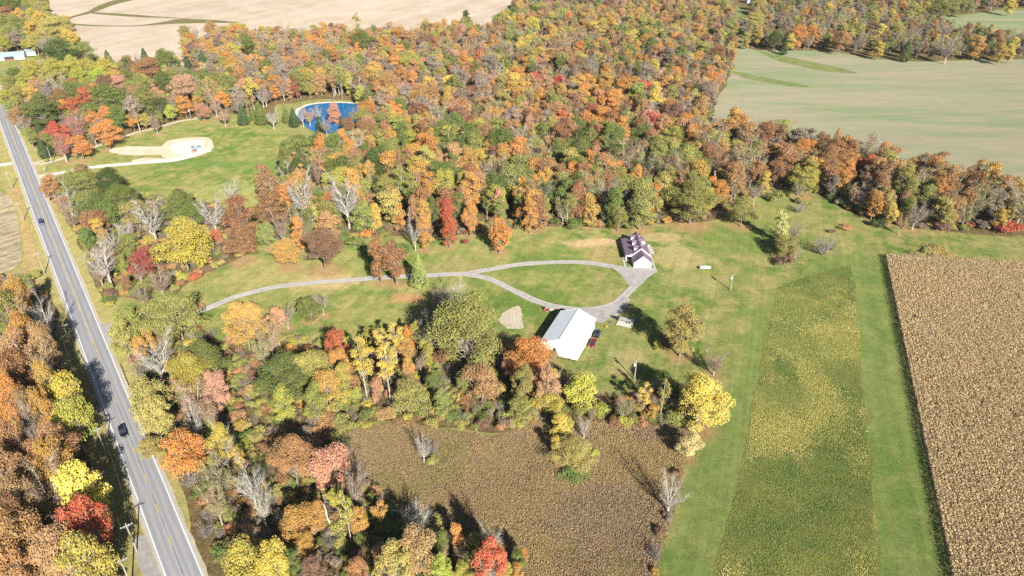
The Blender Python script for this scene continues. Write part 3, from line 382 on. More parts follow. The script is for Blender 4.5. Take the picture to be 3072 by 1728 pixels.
MATS = {}
def leaf_mat(name, geo=False, trans=0.20, vr=(.76, 1.26)):
    t = NT(name)
    rnd = t.n("ShaderNodeAttribute", attribute_name="rnd", attribute_type='GEOMETRY').outputs["Fac"]
    oi = t.n("ShaderNodeObjectInfo")
    if geo:
        a = t.n("ShaderNodeAttribute", attribute_name="tint", attribute_type='GEOMETRY').outputs["Color"]
        col = a
    else:
        a = t.n("ShaderNodeAttribute", attribute_name="tint", attribute_type='INSTANCER').outputs["Color"]
        b = t.n("ShaderNodeAttribute", attribute_name="tint_b", attribute_type='INSTANCER').outputs["Color"]
        off = t.n("ShaderNodeCombineXYZ", {0: t.math('MULTIPLY', oi.outputs["Random"], 97.0), 1: 3.0, 2: 1.0})
        v = t.n("ShaderNodeVectorMath", operation='ADD')
        t.set(v.inputs[0], t.obj())
        t.set(v.inputs[1], off.outputs[0])
        f = t.noise(v.outputs[0], 0.42, 3, 0.6)
        f = t.math('ADD', f, t.math('MULTIPLY', t.math('SUBTRACT', rnd, 0.5), 0.22))
        col = t.mix(t.ramp(f, 0.44, 0.62), a, b)
    hs = t.n("ShaderNodeHueSaturation", {"Hue": t.ramp(rnd, 0, 1, 0.482, 0.518, False), "Saturation": t.ramp(t.math('FRACT', t.math('MULTIPLY', rnd, 7.31)), 0, 1, 0.8, 1.08, False),
                                         "Value": t.ramp(t.math('FRACT', t.math('MULTIPLY', rnd, 3.77)), 0, 1, *vr, False), "Color": col})
    d = t.n("ShaderNodeBsdfDiffuse", {"Color": hs.outputs[0], "Roughness": 0.3})
    tr = t.n("ShaderNodeBsdfTranslucent", {"Color": hs.outputs[0]})
    mx = t.n("ShaderNodeMixShader", {0: trans, 1: d.outputs[0], 2: tr.outputs[0]})
    return t.done(mx.outputs[0])

def bark_mat(name, c1, c2):
    t = NT(name)
    f = t.ramp(t.noise(t.obj(), 1.3, 5, 0.7), 0.35, 0.65)
    d = t.n("ShaderNodeBsdfDiffuse", {"Color": t.mix(f, c1, c2)})
    return t.done(d.outputs[0])

# leaf colours (base colours of the leaves themselves)
PAL = {'dg': (0.064, 0.091, 0.027), 'gr': (0.115, 0.155, 0.038), 'ol': (0.215, 0.222, 0.068), 'yg': (0.303, 0.303, 0.064), 'bg': (0.364, 0.402, 0.061), 'ye': (0.500, 0.364, 0.064), 'by': (0.652, 0.508, 0.098), 'yo': (0.350, 0.300, 0.085), 'py': (0.500, 0.439, 0.189), 'go': (0.440, 0.260, 0.055), 'oy': (0.348, 0.258, 0.045), 'ro': (0.470, 0.121, 0.049), 'ru': (0.250, 0.125, 0.058), 'co': (0.385, 0.225, 0.100), 'sa': (0.450, 0.235, 0.150), 're': (0.424, 0.076, 0.057), 'cr': (0.273, 0.057, 0.045), 'pu': (0.205, 0.125, 0.085), 'gb': (0.260, 0.215, 0.165), 'cd': (0.064, 0.095, 0.042), 'or': (0.485, 0.205, 0.053)}
NAMES = dict(dg='dark green', gr='green', ol='olive green', yg='yellow-green', bg='bright lime green', ye='yellow', by='bright yellow',
             yo='olive-yellow', py='pale yellow', go='golden', oy='orange-gold', ro='red-orange', ru='rust brown', co='copper brown',
             sa='salmon pink', re='red', cr='crimson', pu='purplish brown', gb='grey', cd='blue-green', )
NAMES['or'] = 'orange'
SECOND = dict(dg='gr', gr='ol', ol='yg', yg='ye', bg='yg', ye='yo', by='ye', yo='ol', py='yo', go='co', oy='yg', ro='ru', ru='co', co='ru', sa='co',
              re='ro', cr='ru', pu='ru', gb='pu', cd='dg')
SECOND['or'] = 'go'

def mesh_from(name, V, Q, mats=(), midx=None, attrs=None, smooth=False):
    """all-quad mesh from numpy arrays"""
    V = np.asarray(V, np.float32)
    Q = np.asarray(Q, np.int32)
    me = bpy.data.meshes.new(name)
    me.vertices.add(len(V))
    me.vertices.foreach_set("co", V.ravel())
    me.loops.add(Q.size)
    me.loops.foreach_set("vertex_index", Q.ravel())
    me.polygons.add(len(Q))
    me.polygons.foreach_set("loop_start", np.arange(0, Q.size, 4, dtype=np.int32))
    for m in mats:
        me.materials.append(m)
    if midx is not None:
        me.polygons.foreach_set("material_index", np.asarray(midx, np.int32))
    me.update(calc_edges=True)
    me.polygons.foreach_set("use_smooth", np.full(len(Q), smooth))
    for k, (typ, arr) in (attrs or {}).items():
        if typ == 'COLOR':
            at = me.attributes.new(k, 'FLOAT_COLOR', 'FACE')
            a4 = np.ones((len(Q), 4), np.float32)
            a4[:, :3] = arr
            at.data.foreach_set("color", a4.ravel())
        else:
            at = me.attributes.new(k, 'FLOAT', 'FACE')
            at.data.foreach_set("value", np.asarray(arr, np.float32))
    return me

class MB:
    """collects polygons, builds one mesh object"""
    def __init__(s):
        s.v, s.f = [], []
    def poly(s, pts):
        i = len(s.v)
        s.v += [tuple(p) for p in pts]
        s.f.append(tuple(range(i, i + len(pts))))
        return s
    def prism(s, pts, off):
        """closed solid: polygon pts swept by vector off"""
        n = len(pts)
        i = len(s.v)
        s.v += [tuple(p) for p in pts] + [tuple(p[k] + off[k] for k in range(3)) for p in pts]
        s.f.append(tuple(range(i + n - 1, i - 1, -1)))
        s.f.append(tuple(range(i + n, i + 2 * n)))
        for a in range(n):
            b = (a + 1) % n
            s.f.append((i + a, i + b, i + n + b, i + n + a))
        return s
    def box(s, x0, x1, y0, y1, z0, z1):
        return s.prism([(x0, y0, z0), (x1, y0, z0), (x1, y1, z0), (x0, y1, z0)], (0, 0, z1 - z0))
    def beam(s, a, b, w, h, up=(0, 0, 1)):
        a, b = Vector(a), Vector(b)
        d = (b - a).normalized()
        r = d.cross(Vector(up))
        r = r.normalized() if r.length > 1e-4 else Vector((1, 0, 0))
        u = r.cross(d)
        pts = [a + r * (w / 2 * i) + u * (h / 2 * j) for i, j in ((-1, -1), (1, -1), (1, 1), (-1, 1))]
        return s.prism(pts, b - a)
    def tube(s, a, b, r0, r1=None, n=8, cap=True):
        a, b = Vector(a), Vector(b)
        r1 = r0 if r1 is None else r1
        d = (b - a).normalized()
        x = d.orthogonal().normalized()
        y = d.cross(x)
        i = len(s.v)
        for p, r in ((a, r0), (b, r1)):
            for k in range(n):
                q = 2 * math.pi * k / n
                s.v.append(tuple(p + (x * math.cos(q) + y * math.sin(q)) * r))
        for k in range(n):
            m = (k + 1) % n
            s.f.append((i + k, i + m, i + n + m, i + n + k))
        if cap:
            s.f.append(tuple(range(i + n - 1, i - 1, -1)))
            s.f.append(tuple(range(i + n, i + 2 * n)))
        return s
    def lathe(s, prof, axis_o=(0, 0, 0), axis='z', n=16):
        """prof: (r, t) along the axis"""
        i = len(s.v)
        for r, t in prof:
            for k in range(n):
                q = 2 * math.pi * k / n
                a, b = r * math.cos(q), r * math.sin(q)
                p = {'z': (a, b, t), 'x': (t, a, b), 'y': (a, t, b)}[axis]
                s.v.append(tuple(p[j] + axis_o[j] for j in range(3)))
        for j in range(len(prof) - 1):
            for k in range(n):
                m = (k + 1) % n
                s.f.append((i + j * n + k, i + j * n + m, i + (j + 1) * n + m, i + (j + 1) * n + k))
        return s
    def build(s, name, mat, parent=None, bevel=0.0, smooth=False):
        me = bpy.data.meshes.new(name)
        me.from_pydata(s.v, [], s.f)
        bm = bmesh.new()
        bm.from_mesh(me)
        bmesh.ops.recalc_face_normals(bm, faces=bm.faces)
        bm.to_mesh(me)
        bm.free()
        if smooth:
            me.polygons.foreach_set("use_smooth", np.ones(len(me.polygons), bool))
        if mat:
            me.materials.append(mat)
        o = bpy.data.objects.new(name, me)
        C.objects.link(o)
        if parent:
            o.parent = parent
        if bevel:
            b = o.modifiers.new("bevel", 'BEVEL')
            b.width = bevel
            b.segments = 2
            b.limit_method = 'ANGLE'
        return o

def empty(name, loc=(0, 0, 0), rz=0.0):
    o = bpy.data.objects.new(name, None)
    o.empty_display_size = 0.5
    o.location = loc
    o.rotation_euler = (0, 0, rz)
    C.objects.link(o)
    return o

def tag(o, label=None, cat=None, group=None, kind=None):
    for k, v in (("label", label), ("category", cat), ("group", group), ("kind", kind)):
        if v:
            o[k] = v
    return o

def copy_tree(o, parent=None):
    c = o.copy()
    C.objects.link(c)
    c.parent = parent
    for ch in o.children:
        copy_tree(ch, c)
    return c

def inside(P, poly):
    x, y = P[:, 0], P[:, 1]
    r = np.zeros(len(P), bool)
    n = len(poly)
    j = n - 1
    for i in range(n):
        xi, yi = poly[i]
        xj, yj = poly[j]
        if yi != yj:
            cond = ((yi > y) != (yj > y)) & (x < (xj - xi) * (y - yi) / (yj - yi) + xi)
            r ^= cond
        j = i
    return r

def dist_seg(P, poly, closed=False):
    d = np.full(len(P), 1e9)
    n = len(poly)
    for i in range(n if closed else n - 1):
        a = np.array(poly[i])
        b = np.array(poly[(i + 1) % n])
        ab = b - a
        t = np.clip(((P - a) @ ab) / (ab @ ab + 1e-9), 0, 1)
        d = np.minimum(d, np.hypot(*(P - a - t[:, None] * ab).T))
    return d

_GRID = {}
def vnoise(P, scale, seed):
    """smooth value noise 0..1 at 2D points"""
    if seed not in _GRID:
        _GRID[seed] = np.random.default_rng(seed).random((256, 256))
    g = _GRID[seed]
    q = np.asarray(P) / scale + 1000.0
    i = np.floor(q).astype(int)
    f = q - i
    f = f * f * (3 - 2 * f)
    i &= 255
    k = (i + 1) & 255
    a = g[i[:, 0], i[:, 1]] * (1 - f[:, 0]) + g[k[:, 0], i[:, 1]] * f[:, 0]
    b = g[i[:, 0], k[:, 1]] * (1 - f[:, 0]) + g[k[:, 0], k[:, 1]] * f[:, 0]
    return a * (1 - f[:, 1]) + b * f[:, 1]

def smooth_line(pts, step=2.0):
    """Catmull-Rom through pts, resampled"""
    p = [np.array(q, float) for q in pts]
    p = [2 * p[0] - p[1]] + p + [2 * p[-1] - p[-2]]
    out = []
    for i in range(1, len(p) - 2):
        n = max(2, int(np.hypot(*(p[i + 1] - p[i])) / step))
        for k in range(n):
            t = k / n
            out.append(0.5 * (2 * p[i] + (p[i + 1] - p[i - 1]) * t + (2 * p[i - 1] - 5 * p[i] + 4 * p[i + 1] - p[i + 2]) * t * t
                              + (3 * p[i] - p[i - 1] - 3 * p[i + 1] + p[i + 2]) * t ** 3))
    out.append(p[-2])
    return out

def rough_outline(poly, step, amp, seed, curve=True):
    """closed outline resampled and pushed in and out a little, as field edges are"""
    rng = np.random.default_rng(seed)
    P = list(poly)
    if curve:
        Q = [P[-2], P[-1]] + P + [P[0], P[1]]
        line = smooth_line(Q, step)
        # keep the closed middle part
        d0 = [np.hypot(*(q - np.array(P[0]))) for q in line]
        i0 = int(np.argmin(d0[:len(line) // 2]))
        d1 = [np.hypot(*(q - np.array(P[0]))) for q in line[len(line) // 2:]]
        i1 = int(np.argmin(d1)) + len(line) // 2
        line = line[i0:i1]
    else:
        line = []
        for a, b in zip(P, P[1:] + P[:1]):
            a, b = np.array(a, float), np.array(b, float)
            n = max(1, int(np.hypot(*(b - a)) / step))
            line += [a + (b - a) * k / n for k in range(n)]
    out = []
    A = np.array(line)
    n1 = vnoise(A, max(step * 3, 4), seed) - 0.5
    n2 = vnoise(A, max(step * 3, 4), seed + 9) - 0.5
    A = A + np.stack([n1, n2], 1) * 2 * amp + (rng.random(A.shape) - 0.5) * amp * 0.6
    return [tuple(a) for a in A]

def sheet(name, outline, z, mat, label=None, kind='structure'):
    me = bpy.data.meshes.new(name)
    bm = bmesh.new()
    vs_ = [bm.verts.new((x, y, z)) for x, y in outline]
    es = [bm.edges.new((vs_[i], vs_[(i + 1) % len(vs_)])) for i in range(len(vs_))]
    bmesh.ops.triangle_fill(bm, edges=es, use_beauty=True, use_dissolve=False, normal=(0, 0, 1))
    for f in bm.faces:
        if f.normal.z < 0:
            f.normal_flip()
    bm.to_mesh(me)
    bm.free()
    me.materials.append(mat)
    o = bpy.data.objects.new(name, me)
    C.objects.link(o)
    tag(o, label, None, None, kind)
    return o

def ribbon(name, pts, width, z, mat, label, amp=0.25, seed=1):
    line = np.array(smooth_line(pts, .8))
    d = np.gradient(line, axis=0)
    d /= np.hypot(*d.T)[:, None]
    nrm = np.stack([-d[:, 1], d[:, 0]], 1)
    w = np.full(len(line), width) if np.isscalar(width) else np.interp(np.linspace(0, 1, len(line)), np.linspace(0, 1, len(width)), width)
    l = line + nrm * (w / 2 + (vnoise(line, 4, seed) - .5) * 2 * amp + (vnoise(line, 1.1, seed + 2) - .5) * amp)[:, None]
    r = line - nrm * (w / 2 + (vnoise(line, 4, seed + 5) - .5) * 2 * amp + (vnoise(line, 1.1, seed + 7) - .5) * amp)[:, None]
    n, m = len(line), 9
    V = np.concatenate([np.c_[l + (r - l) * t_, np.full(n, z)] for t_ in np.linspace(0, 1, m)])
    i = np.arange(n - 1)
    Q = np.concatenate([np.stack([(k + 1) * n + i, (k + 1) * n + i + 1, k * n + i + 1, k * n + i], 1) for k in range(m - 1)])
    me = mesh_from(name, V, Q, [mat])
    at = me.attributes.new('across', 'FLOAT', 'POINT')
    at.data.foreach_set('value', np.repeat(np.abs(np.linspace(-1, 1, m)), n).astype(np.float32))
    o = bpy.data.objects.new(name, me)
    C.objects.link(o)
    tag(o, label, None, None, 'structure')
    return o

# ------------------------------------------------------------------ ground
GREEN, LGREEN, TAN, DRY = (.098, .150, .036), (.150, .185, .050), (.330, .275, .105), (.36, .25, .12)
ce = Vector(POLY['corn_field'][-1]) - Vector(POLY['corn_field'][0])
MOW = math.atan2(ce.x, ce.y)            # mower and corn rows run this way
BLOBS = [  # worn, leaf-strewn or lush areas of the lawn: x, y, rx, ry, colour, amount
    (33, 257, 17, 5, (.30, .215, .12), .95), (60, 262, 14, 5, (.26, .20, .10), .8), (35, 246, 9, 10, (.22, .165, .075), .7), (66, 245, 13, 14, (.23, .195, .09), .75),
    (-36, 214, 9, 5, (.25, .15, .075), .9), (-68, 226, 16, 8, (.26, .20, .10), .9), (-92, 232, 20, 14, (.20, .175, .075), .7), (6, 212, 20, 13, (.070, .110, .024), .85),
    (14, 240, 20, 10, (.075, .115, .026), .8), (-22, 236, 16, 7, (.17, .15, .065), .7), (-25, 203, 16, 8, (.19, .165, .07), .6), (36, 178, 8, 9, (.215, .185, .085), .75),
    (68, 226, 12, 10, (.19, .175, .075), .7), (-130, 300, 30, 25, (.19, .19, .07), .7), (-110, 340, 40, 14, (.085, .14, .035), .7), (-165, 345, 30, 8, (.08, .13, .035), .7), (-86, 190, 14, 9, (.085, .135, .035), .6), (100, 260, 30, 16, (.075, .12, .026), .6), (45, 200, 12, 8, (.075, .115, .026), .6)]
M_lawn = ground_mat("lawn grass", ((.070, .112, .024), (.130, .143, .045), (.185, .165, .065)), 0.028, 0.13, 1.4, 0.42, 0.5, wear=BLOBS)
M_lawn2 = ground_mat("lawn grass near", ((.070, .112, .024), (.130, .143, .045), (.185, .165, .065)), 0.028, 0.13, 1.4, 0.42, 0.5, wear=BLOBS, rows=(MOW, 1.9, .09), masks=((.088, .128, .034), (.200, .135, .065), (.205, .182, .072)))
M_mown = ground_mat("mown strip grass", ((0.055, 0.090, 0.021), (0.074, 0.104, 0.025), (0.131, 0.125, 0.049)), 0.03, 0.2, 1.8, 0.30, 0.5, rows=(MOW, 1.5, .22), stretch=(MOW, 1.0, .3))
M_floor = ground_mat("leaf litter", ((0.105, 0.074, 0.039), (0.074, 0.065, 0.030), (0.131, 0.096, 0.044)), 0.06, 0.4, 1.2, 0.6, 0.9, bdist=0.5)
M_tanfield = ground_mat("harvested soybean stubble", ((0.275, 0.228, 0.183), (0.250, 0.203, 0.155), (0.290, 0.245, 0.205)), 0.008, 0.03, 0.25, 0.06, 0.2, rows=(R(28), 14.0, .085))
M_wheat = ground_mat("young wheat on tan soil", ((.180, .178, .118), (.140, .168, .094), (.207, .184, .130)), 0.016, 0.03, 0.5, 0.10, 0.2, stretch=(R(8), 0.35, 1.6), rows=(R(82), 5.0, .05))
M_farwheat = ground_mat("green wheat", ((0.148, 0.177, 0.095), (0.124, 0.165, 0.083), (0.201, 0.195, 0.118)), 0.016, 0.03, 0.5, 0.10, 0.2, stretch=(R(8), 0.3, 1.4))
M_way = ground_mat("waterway grass", ((0.097, 0.103, 0.036), (0.121, 0.097, 0.052), (0.079, 0.073, 0.036)), 0.05, 0.2, 0.8, 0.4, 0.5)
M_lane = ground_mat("lane grass", ((0.084, 0.122, 0.039), (0.109, 0.135, 0.045), (0.142, 0.142, 0.064)), 0.05, 0.2, 0.8, 0.25, 0.4)
M_stub = ground_mat("corn stubble", ((0.205, 0.164, 0.116), (0.164, 0.136, 0.095), (0.245, 0.205, 0.136)), 0.05, 0.3, 1.4, 0.4, 0.6, rows=(R(38), 1.5, .25))
M_dry = ground_mat("dry brown grass", ((0.227, 0.159, 0.076), (0.197, 0.152, 0.068), (0.258, 0.189, 0.083)), 0.05, 0.3, 1.5, 0.4, 0.6)
M_verge = ground_mat("dry verge grass", ((0.176, 0.155, 0.058), (0.133, 0.130, 0.045), (0.218, 0.173, 0.076)), 0.05, 0.3, 1.5, 0.4, 0.6)
M_meadow = ground_mat("meadow soil and thatch", ((0.155, 0.118, 0.059), (0.182, 0.136, 0.064), (0.118, 0.095, 0.050)), 0.05, 0.3, 1.5, 0.5, 0.6)
M_wild = ground_mat("unmown strip thatch", ((0.076, 0.098, 0.027), (0.167, 0.152, 0.049), (0.114, 0.114, 0.030)), 0.05, 0.3, 1.5, 0.5, 0.6)
M_soil = ground_mat("corn field soil", ((0.121, 0.091, 0.061), (0.098, 0.076, 0.049), (0.136, 0.106, 0.068)), 0.05, 0.3, 1.5, 0.4, 0.5)
M_gravel = ground_mat("grey gravel", ((0.206, 0.197, 0.197), (0.182, 0.173, 0.172), (0.242, 0.227, 0.216)), 0.08, 0.5, 2.2, 0.16, 0.35, track=((.20, .17, .11), (.33, .325, .325)))
M_white_gravel = ground_mat("white crushed limestone", ((0.366, 0.343, 0.307), (0.331, 0.307, 0.272), (0.390, 0.366, 0.337)), 0.08, 0.5, 2.2, 0.10, 0.3)
M_tan_gravel = ground_mat("tan gravel", ((0.267, 0.230, 0.176), (0.242, 0.206, 0.152), (0.303, 0.261, 0.200)), 0.08, 0.5, 2.2, 0.2, 0.3, track=((.20, .18, .09), (.34, .30, .23)))
M_sand = ground_mat("graded subsoil", ((0.327, 0.273, 0.205), (0.305, 0.251, 0.180), (0.349, 0.305, 0.245)), 0.05, 0.2, 1.2, 0.10, 0.3)
M_padg = ground_mat("crushed stone pad", ((0.327, 0.316, 0.305), (0.305, 0.297, 0.289), (0.349, 0.338, 0.327)), 0.05, 0.3, 2.0, 0.06, 0.2)
M_bank = ground_mat("pond bank grass", ((0.145, 0.145, 0.052), (0.182, 0.164, 0.073), (0.121, 0.130, 0.042)), 0.05, 0.3, 1.2, 0.3, 0.4)
M_bare = ground_mat("bare tan earth", ((0.242, 0.179, 0.100), (0.206, 0.152, 0.079), (0.218, 0.170, 0.085)), 0.05, 0.3, 1.2, 0.25, 0.4)

g = 4500.0
gnd = MB().poly([(-g, -800, 0), (g, -800, 0), (g, 2 * g, 0), (-g, 2 * g, 0)]).build("ground", M_lawn)
tag(gnd, "patchy green and tan grass lawn under everything", kind="structure")

def lawn_grid():
    xs, ys = np.arange(-300, 262, 1.6), np.arange(60, 470, 1.6)
    X_, Y_ = np.meshgrid(xs, ys)
    P = np.c_[X_.ravel(), Y_.ravel()]
    def soft(poly, w):
        d = dist_seg(P, poly, True)
        return np.clip(.5 + np.where(inside(P, poly), d, -d) / (2 * w), 0, 1)
    mown = soft(POLY['mown_strip'], 5.0)
    lit = np.zeros(len(P))
    for x, y, h, w, kd, cl, zn in TREES:
        if kd in 'ROSBPT' and -300 < x < 262 and 60 < y < 470:
            near = (np.abs(P[:, 0] - x) < w * 1.3) & (np.abs(P[:, 1] - y) < w * 1.3)
            d = np.hypot(P[near, 0] - x, P[near, 1] - y) / (w * .62)
            lit[near] = np.maximum(lit[near], np.clip(1.25 - d, 0, 1) * (.85 if kd in 'ROS' else .4))
    for key in ('wood_floor', 'thicket_floor', 'south_floor', 'west_floor', 'grove_floor'):
        d = dist_seg(P, POLY[key], True)
        lit = np.maximum(lit, np.clip(.55 - d / 6, 0, 1))
    q = P - np.array([-71.5, 100.06])
    dr = np.abs(q[:, 0] * .8070 + q[:, 1] * .5906)
    dry = np.clip(1.2 - dr / 16, 0, 1)
    n, m = len(ys), len(xs)
    k = (np.arange(n - 1)[:, None] * m + np.arange(m - 1)[None]).ravel()
    me = mesh_from('lawn', np.c_[P, np.full(len(P), .02)], np.stack([k, k + 1, k + m + 1, k + m], 1), [M_lawn2])
    at = me.attributes.new('mask', 'FLOAT_COLOR', 'POINT')
    at.data.foreach_set('color', np.c_[mown, lit, dry, np.ones(len(P))].astype(np.float32).ravel())
    o = bpy.data.objects.new('lawn', me)
    C.objects.link(o)
    return tag(o, "patchy green lawn and mown track between road, wood and corn", kind='structure')
lawn_grid()
SHEETS = [  # key, name, z, material, step, amp, label
    ('harvested_field', 'harvested_field', .03, M_tanfield, 14, 2.0, "pale tan harvested field beyond the wood"),
    ('wheat_field', 'wheat_field', .04, M_wheat, 8, 1.5, "grey-green young wheat field beside the wood"),
    ('far_wheat_field', 'far_field', .04, M_farwheat, 10, 2, "small green field beyond the tree belt"),
    ('far_clearing', 'clearing', .05, M_farwheat, 8, 2, "narrow green clearing inside the tree belt"),
    ('grass_lane', 'grass_lane', .05, M_lane, 10, 1, "green grass lane between the two woods"),
    ('waterway_a', 'grass_waterway', .06, M_way, 8, 2, "dark grassy waterway curving across the tan field"),
    ('waterway_b', 'grass_waterway', .06, M_way, 8, 2, "long thin grassy waterway along the tan field"),
    ('waterway_c', 'grass_waterway', .065, M_way, 8, 1, "faint grassy strip between the two waterways"),
    ('waterway_d', 'grass_waterway', .06, M_lane, 6, 1, "curved grass strip at the top of the wheat field"),
    ('waterway_e', 'grass_waterway', .06, M_lane, 6, 1, "short grass strip in the wheat field by the wood"),
    ('wood_floor', 'woodland_floor', .07, M_floor, 6, 1.5, "brown leaf litter under the big wood"),
    ('belt_floor', 'woodland_floor', .08, M_floor, 10, 2, "leaf litter under the tree belt beyond the wheat"),
    ('grove_floor', 'woodland_floor', .08, M_floor, 6, 1.5, "leaf litter under the grove by the gravel pad"),
    ('house_wood_floor', 'woodland_floor', .06, M_floor, 8, 1.5, "leaf litter under the trees by the far house"),
    ('thicket_floor', 'woodland_floor', .07, M_floor, 4, 1.2, "leaf litter under the roadside thicket"),
    ('south_floor', 'woodland_floor', .07, M_floor, 4, 1.2, "leaf litter under the thicket below the barn"),
    ('west_floor', 'woodland_floor', .07, M_floor, 4, 1.2, "leaf litter under the wood across the highway"),
    ('stubble', 'stubble_field', .08, M_stub, 6, .8, "grey corn stubble across the highway"),
    ('dry_strip', 'dry_grass_strip', .09, M_dry, 4, .8, "rust-brown dry grass strip beside the stubble"),
('wild_strip', 'unmown_strip', .07, M_wild, 1.5, .9, "rough unmown green and yellow strip"),
    ('meadow', 'meadow', .09, M_meadow, 3, .9, "brown overgrown meadow below the barn"),
    ('corn_field', 'corn_field_soil', .06, M_soil, 4, .2, "soil between the rows of the ripe corn"),
    ('pond_bank', 'pond_bank', .10, M_bank, 4, .6, "grassy bank round the blue pond"),
    ('gravel_pad', 'gravel_pad', .08, M_sand, 3, .8, "cream graded building pad in the far lawn"),
    ('pad_slab', 'stone_pad', .11, M_padg, 3, .5, "pale grey crushed stone on the building pad"),
    ('sand_patch', 'sand_patch', .08, M_sand, 2, .8, "small bare sandy patch beside the white drive"),
    ('gravel_patch', 'gravel_patch', .08, M_tan_gravel, .7, 1.0, "pale rubble patch on the grass by the barn"),
    ('house_apron', 'gravel_apron', .114, M_gravel, 1.5, .3, "grey gravel apron in front of the house"),
    ('barn_apron', 'gravel_apron', .118, M_gravel, 1.5, .3, "grey gravel apron beside the barn"),
    ('entrance', 'driveway_entrance', .128, M_gravel, 1.5, .2, "pale gravel mouth of the driveway at the highway"),
]
STRAIGHT = {'wild_strip', 'corn_field'}
for k, (key, nm, z, m, st, amp, lab) in enumerate(SHEETS):
    sheet(nm, rough_outline(POLY[key], st, amp, 100 + k, curve=key not in STRAIGHT), z, m, lab)

ribbon('driveway', LINE['driveway'], 3.1, .106, M_gravel, "grey gravel driveway curving from the highway", .2, 1)
ribbon('driveway', LINE['loop_upper'], 3.1, .108, M_gravel, "upper arm of the driveway loop to the house", .2, 2)
ribbon('driveway', LINE['loop_lower'], 3.2, .111, M_gravel, "lower arm of the driveway loop past the barn", .25, 3)
ribbon('driveway', LINE['north_drive'], [4.5, 4.0, 4.2, 4.5, 6, 6], .12, M_white_gravel, "white limestone drive to the building pad", .25, 4)
ribbon('driveway', LINE['grove_drive'], 3.6, .104, M_tan_gravel, "tan gravel lane along the grove", .3, 5)
ribbon('driveway', LINE['grove_spur'], 3.0, .102, M_tan_gravel, "short tan spur at the mouth of the grove lane", .3, 6)
ribbon('driveway', LINE['west_drive'], 4.0, .116, M_white_gravel, "white gravel drive across the highway", .3, 7)

# ------------------------------------------------------------------ highway
RD = Vector((-0.5906, 0.8070, 0)).normalized()
RP = Vector((-71.5, 100.06, 0))
road_rz = math.atan2(-RD.x, RD.y)
def road_mat():
    t = NT("worn asphalt")
    o = t.obj()
    sx = t.n("ShaderNodeSeparateXYZ", {0: o})
    x = t.math('ABSOLUTE', sx.outputs[0])
    jit = t.math('MULTIPLY', t.math('SUBTRACT', t.noise(o, 0.08, 3), 0.5), 0.5)
    x = t.math('ADD', x, jit)
    # two polished wheel paths in each lane
    w1 = t.ramp(t.math('ABSOLUTE', t.math('SUBTRACT', x, 0.95)), 0.15, 0.55, 1, 0)
    w2 = t.ramp(t.math('ABSOLUTE', t.math('SUBTRACT', x, 2.55)), 0.15, 0.55, 1, 0)
    wp = t.math('MAXIMUM', w1, w2)
    st = t.n("ShaderNodeMapping", {"Vector": o, "Scale": (2.2, 0.06, 1)})
    lng = t.noise(st.outputs[0], 1.0, 5, 0.6)
    base = t.mix(wp, (.262, .262, .280), (.222, .222, .242))
    base = t.scale_col(base, t.math('ADD', t.ramp(lng, .3, .7, .84, 1.14, False), t.ramp(t.noise(o, 2.2, 5, .7), .3, .7, -.06, .06, False)))
    edge = t.ramp(x, 3.35, 3.6)
    base = t.mix(edge, base, (.34, .33, .32))
    bp = t.n("ShaderNodeBump", {"Strength": .25, "Distance": .02, "Height": t.noise(o, 8, 4)})
    p = t.n("ShaderNodeBsdfPrincipled", {"Base Color": base, "Roughness": .8, "Specular IOR Level": .3, "Normal": bp.outputs[0]})
    return t.done(p.outputs[0])
verge = empty
def road_strip(name, x0, x1, y0, y1, z, mat, parent=None, thick=0.0, amp=0.0, seed=0):
    n = max(2, int((y1 - y0) / (1.5 if amp else 40)))
    ys = np.linspace(y0, y1, n)
    j0 = (vnoise(np.c_[ys, ys * 0], 3, seed) - .5) * 2 * amp
    j1 = (vnoise(np.c_[ys, ys * 0 + 50], 3, seed + 3) - .5) * 2 * amp
    V = np.concatenate([np.c_[x0 + j0, ys, np.full(n, z)], np.c_[x1 + j1, ys, np.full(n, z)]])
    i = np.arange(n - 1)
    me = mesh_from(name, V, np.stack([i, n + i, n + i + 1, i + 1], 1), [mat])
    o = bpy.data.objects.new(name, me)
    C.objects.link(o)
    if parent:
        o.parent = parent
    else:
        o.location = RP
        o.rotation_euler = (0, 0, road_rz)
    return o
tag(road_strip('gravel_shoulder', -4.5, 4.4, -70, 900, .125, M_tan_gravel, amp=.25, seed=5), "narrow gravel shoulder of the highway", kind='structure')
tag(road_strip('gravel_shoulder', -7.2, -4.1, -70, 17, .13, M_gravel, amp=.3, seed=6), "wide paved pull-off at the bottom of the highway", kind='structure')
road = road_strip('road', -3.85, 3.85, -70, 900, .15, road_mat(), amp=.06, seed=8)
tag(road, "straight two-lane grey asphalt highway", kind='structure')
def paint(name, col, wear):
    t = NT(name)
    st = t.n("ShaderNodeMapping", {"Vector": t.obj(), "Scale": (3, .6, 1)})
    f = t.ramp(t.noise(st.outputs[0], 1.0, 5, .7), .38, .62)
    p = t.n("ShaderNodeBsdfPrincipled", {"Base Color": t.mix(f, tuple(c * wear for c in col), col), "Roughness": .7})
    return t.done(p.outputs[0])
P_white, P_yellow, P_tar = paint("white road paint", (.78, .78, .76), .8), paint("yellow road paint", (.62, .43, .07), .7), plain("tar crack sealant", (.06, .06, .065), .6)
road_strip('edge_line', -3.36, -3.16, -70, 900, .156, P_white, road, amp=.015)
road_strip('edge_line', 3.16, 3.36, -70, 900, .156, P_white, road, amp=.015)
road_strip('crack_seal', -.04, .05, -70, 110, .153, P_tar, road, amp=.05, seed=4)
road_strip('centre_line', .10, .24, 96, 900, .156, P_yellow, road, amp=.01)
dash = None
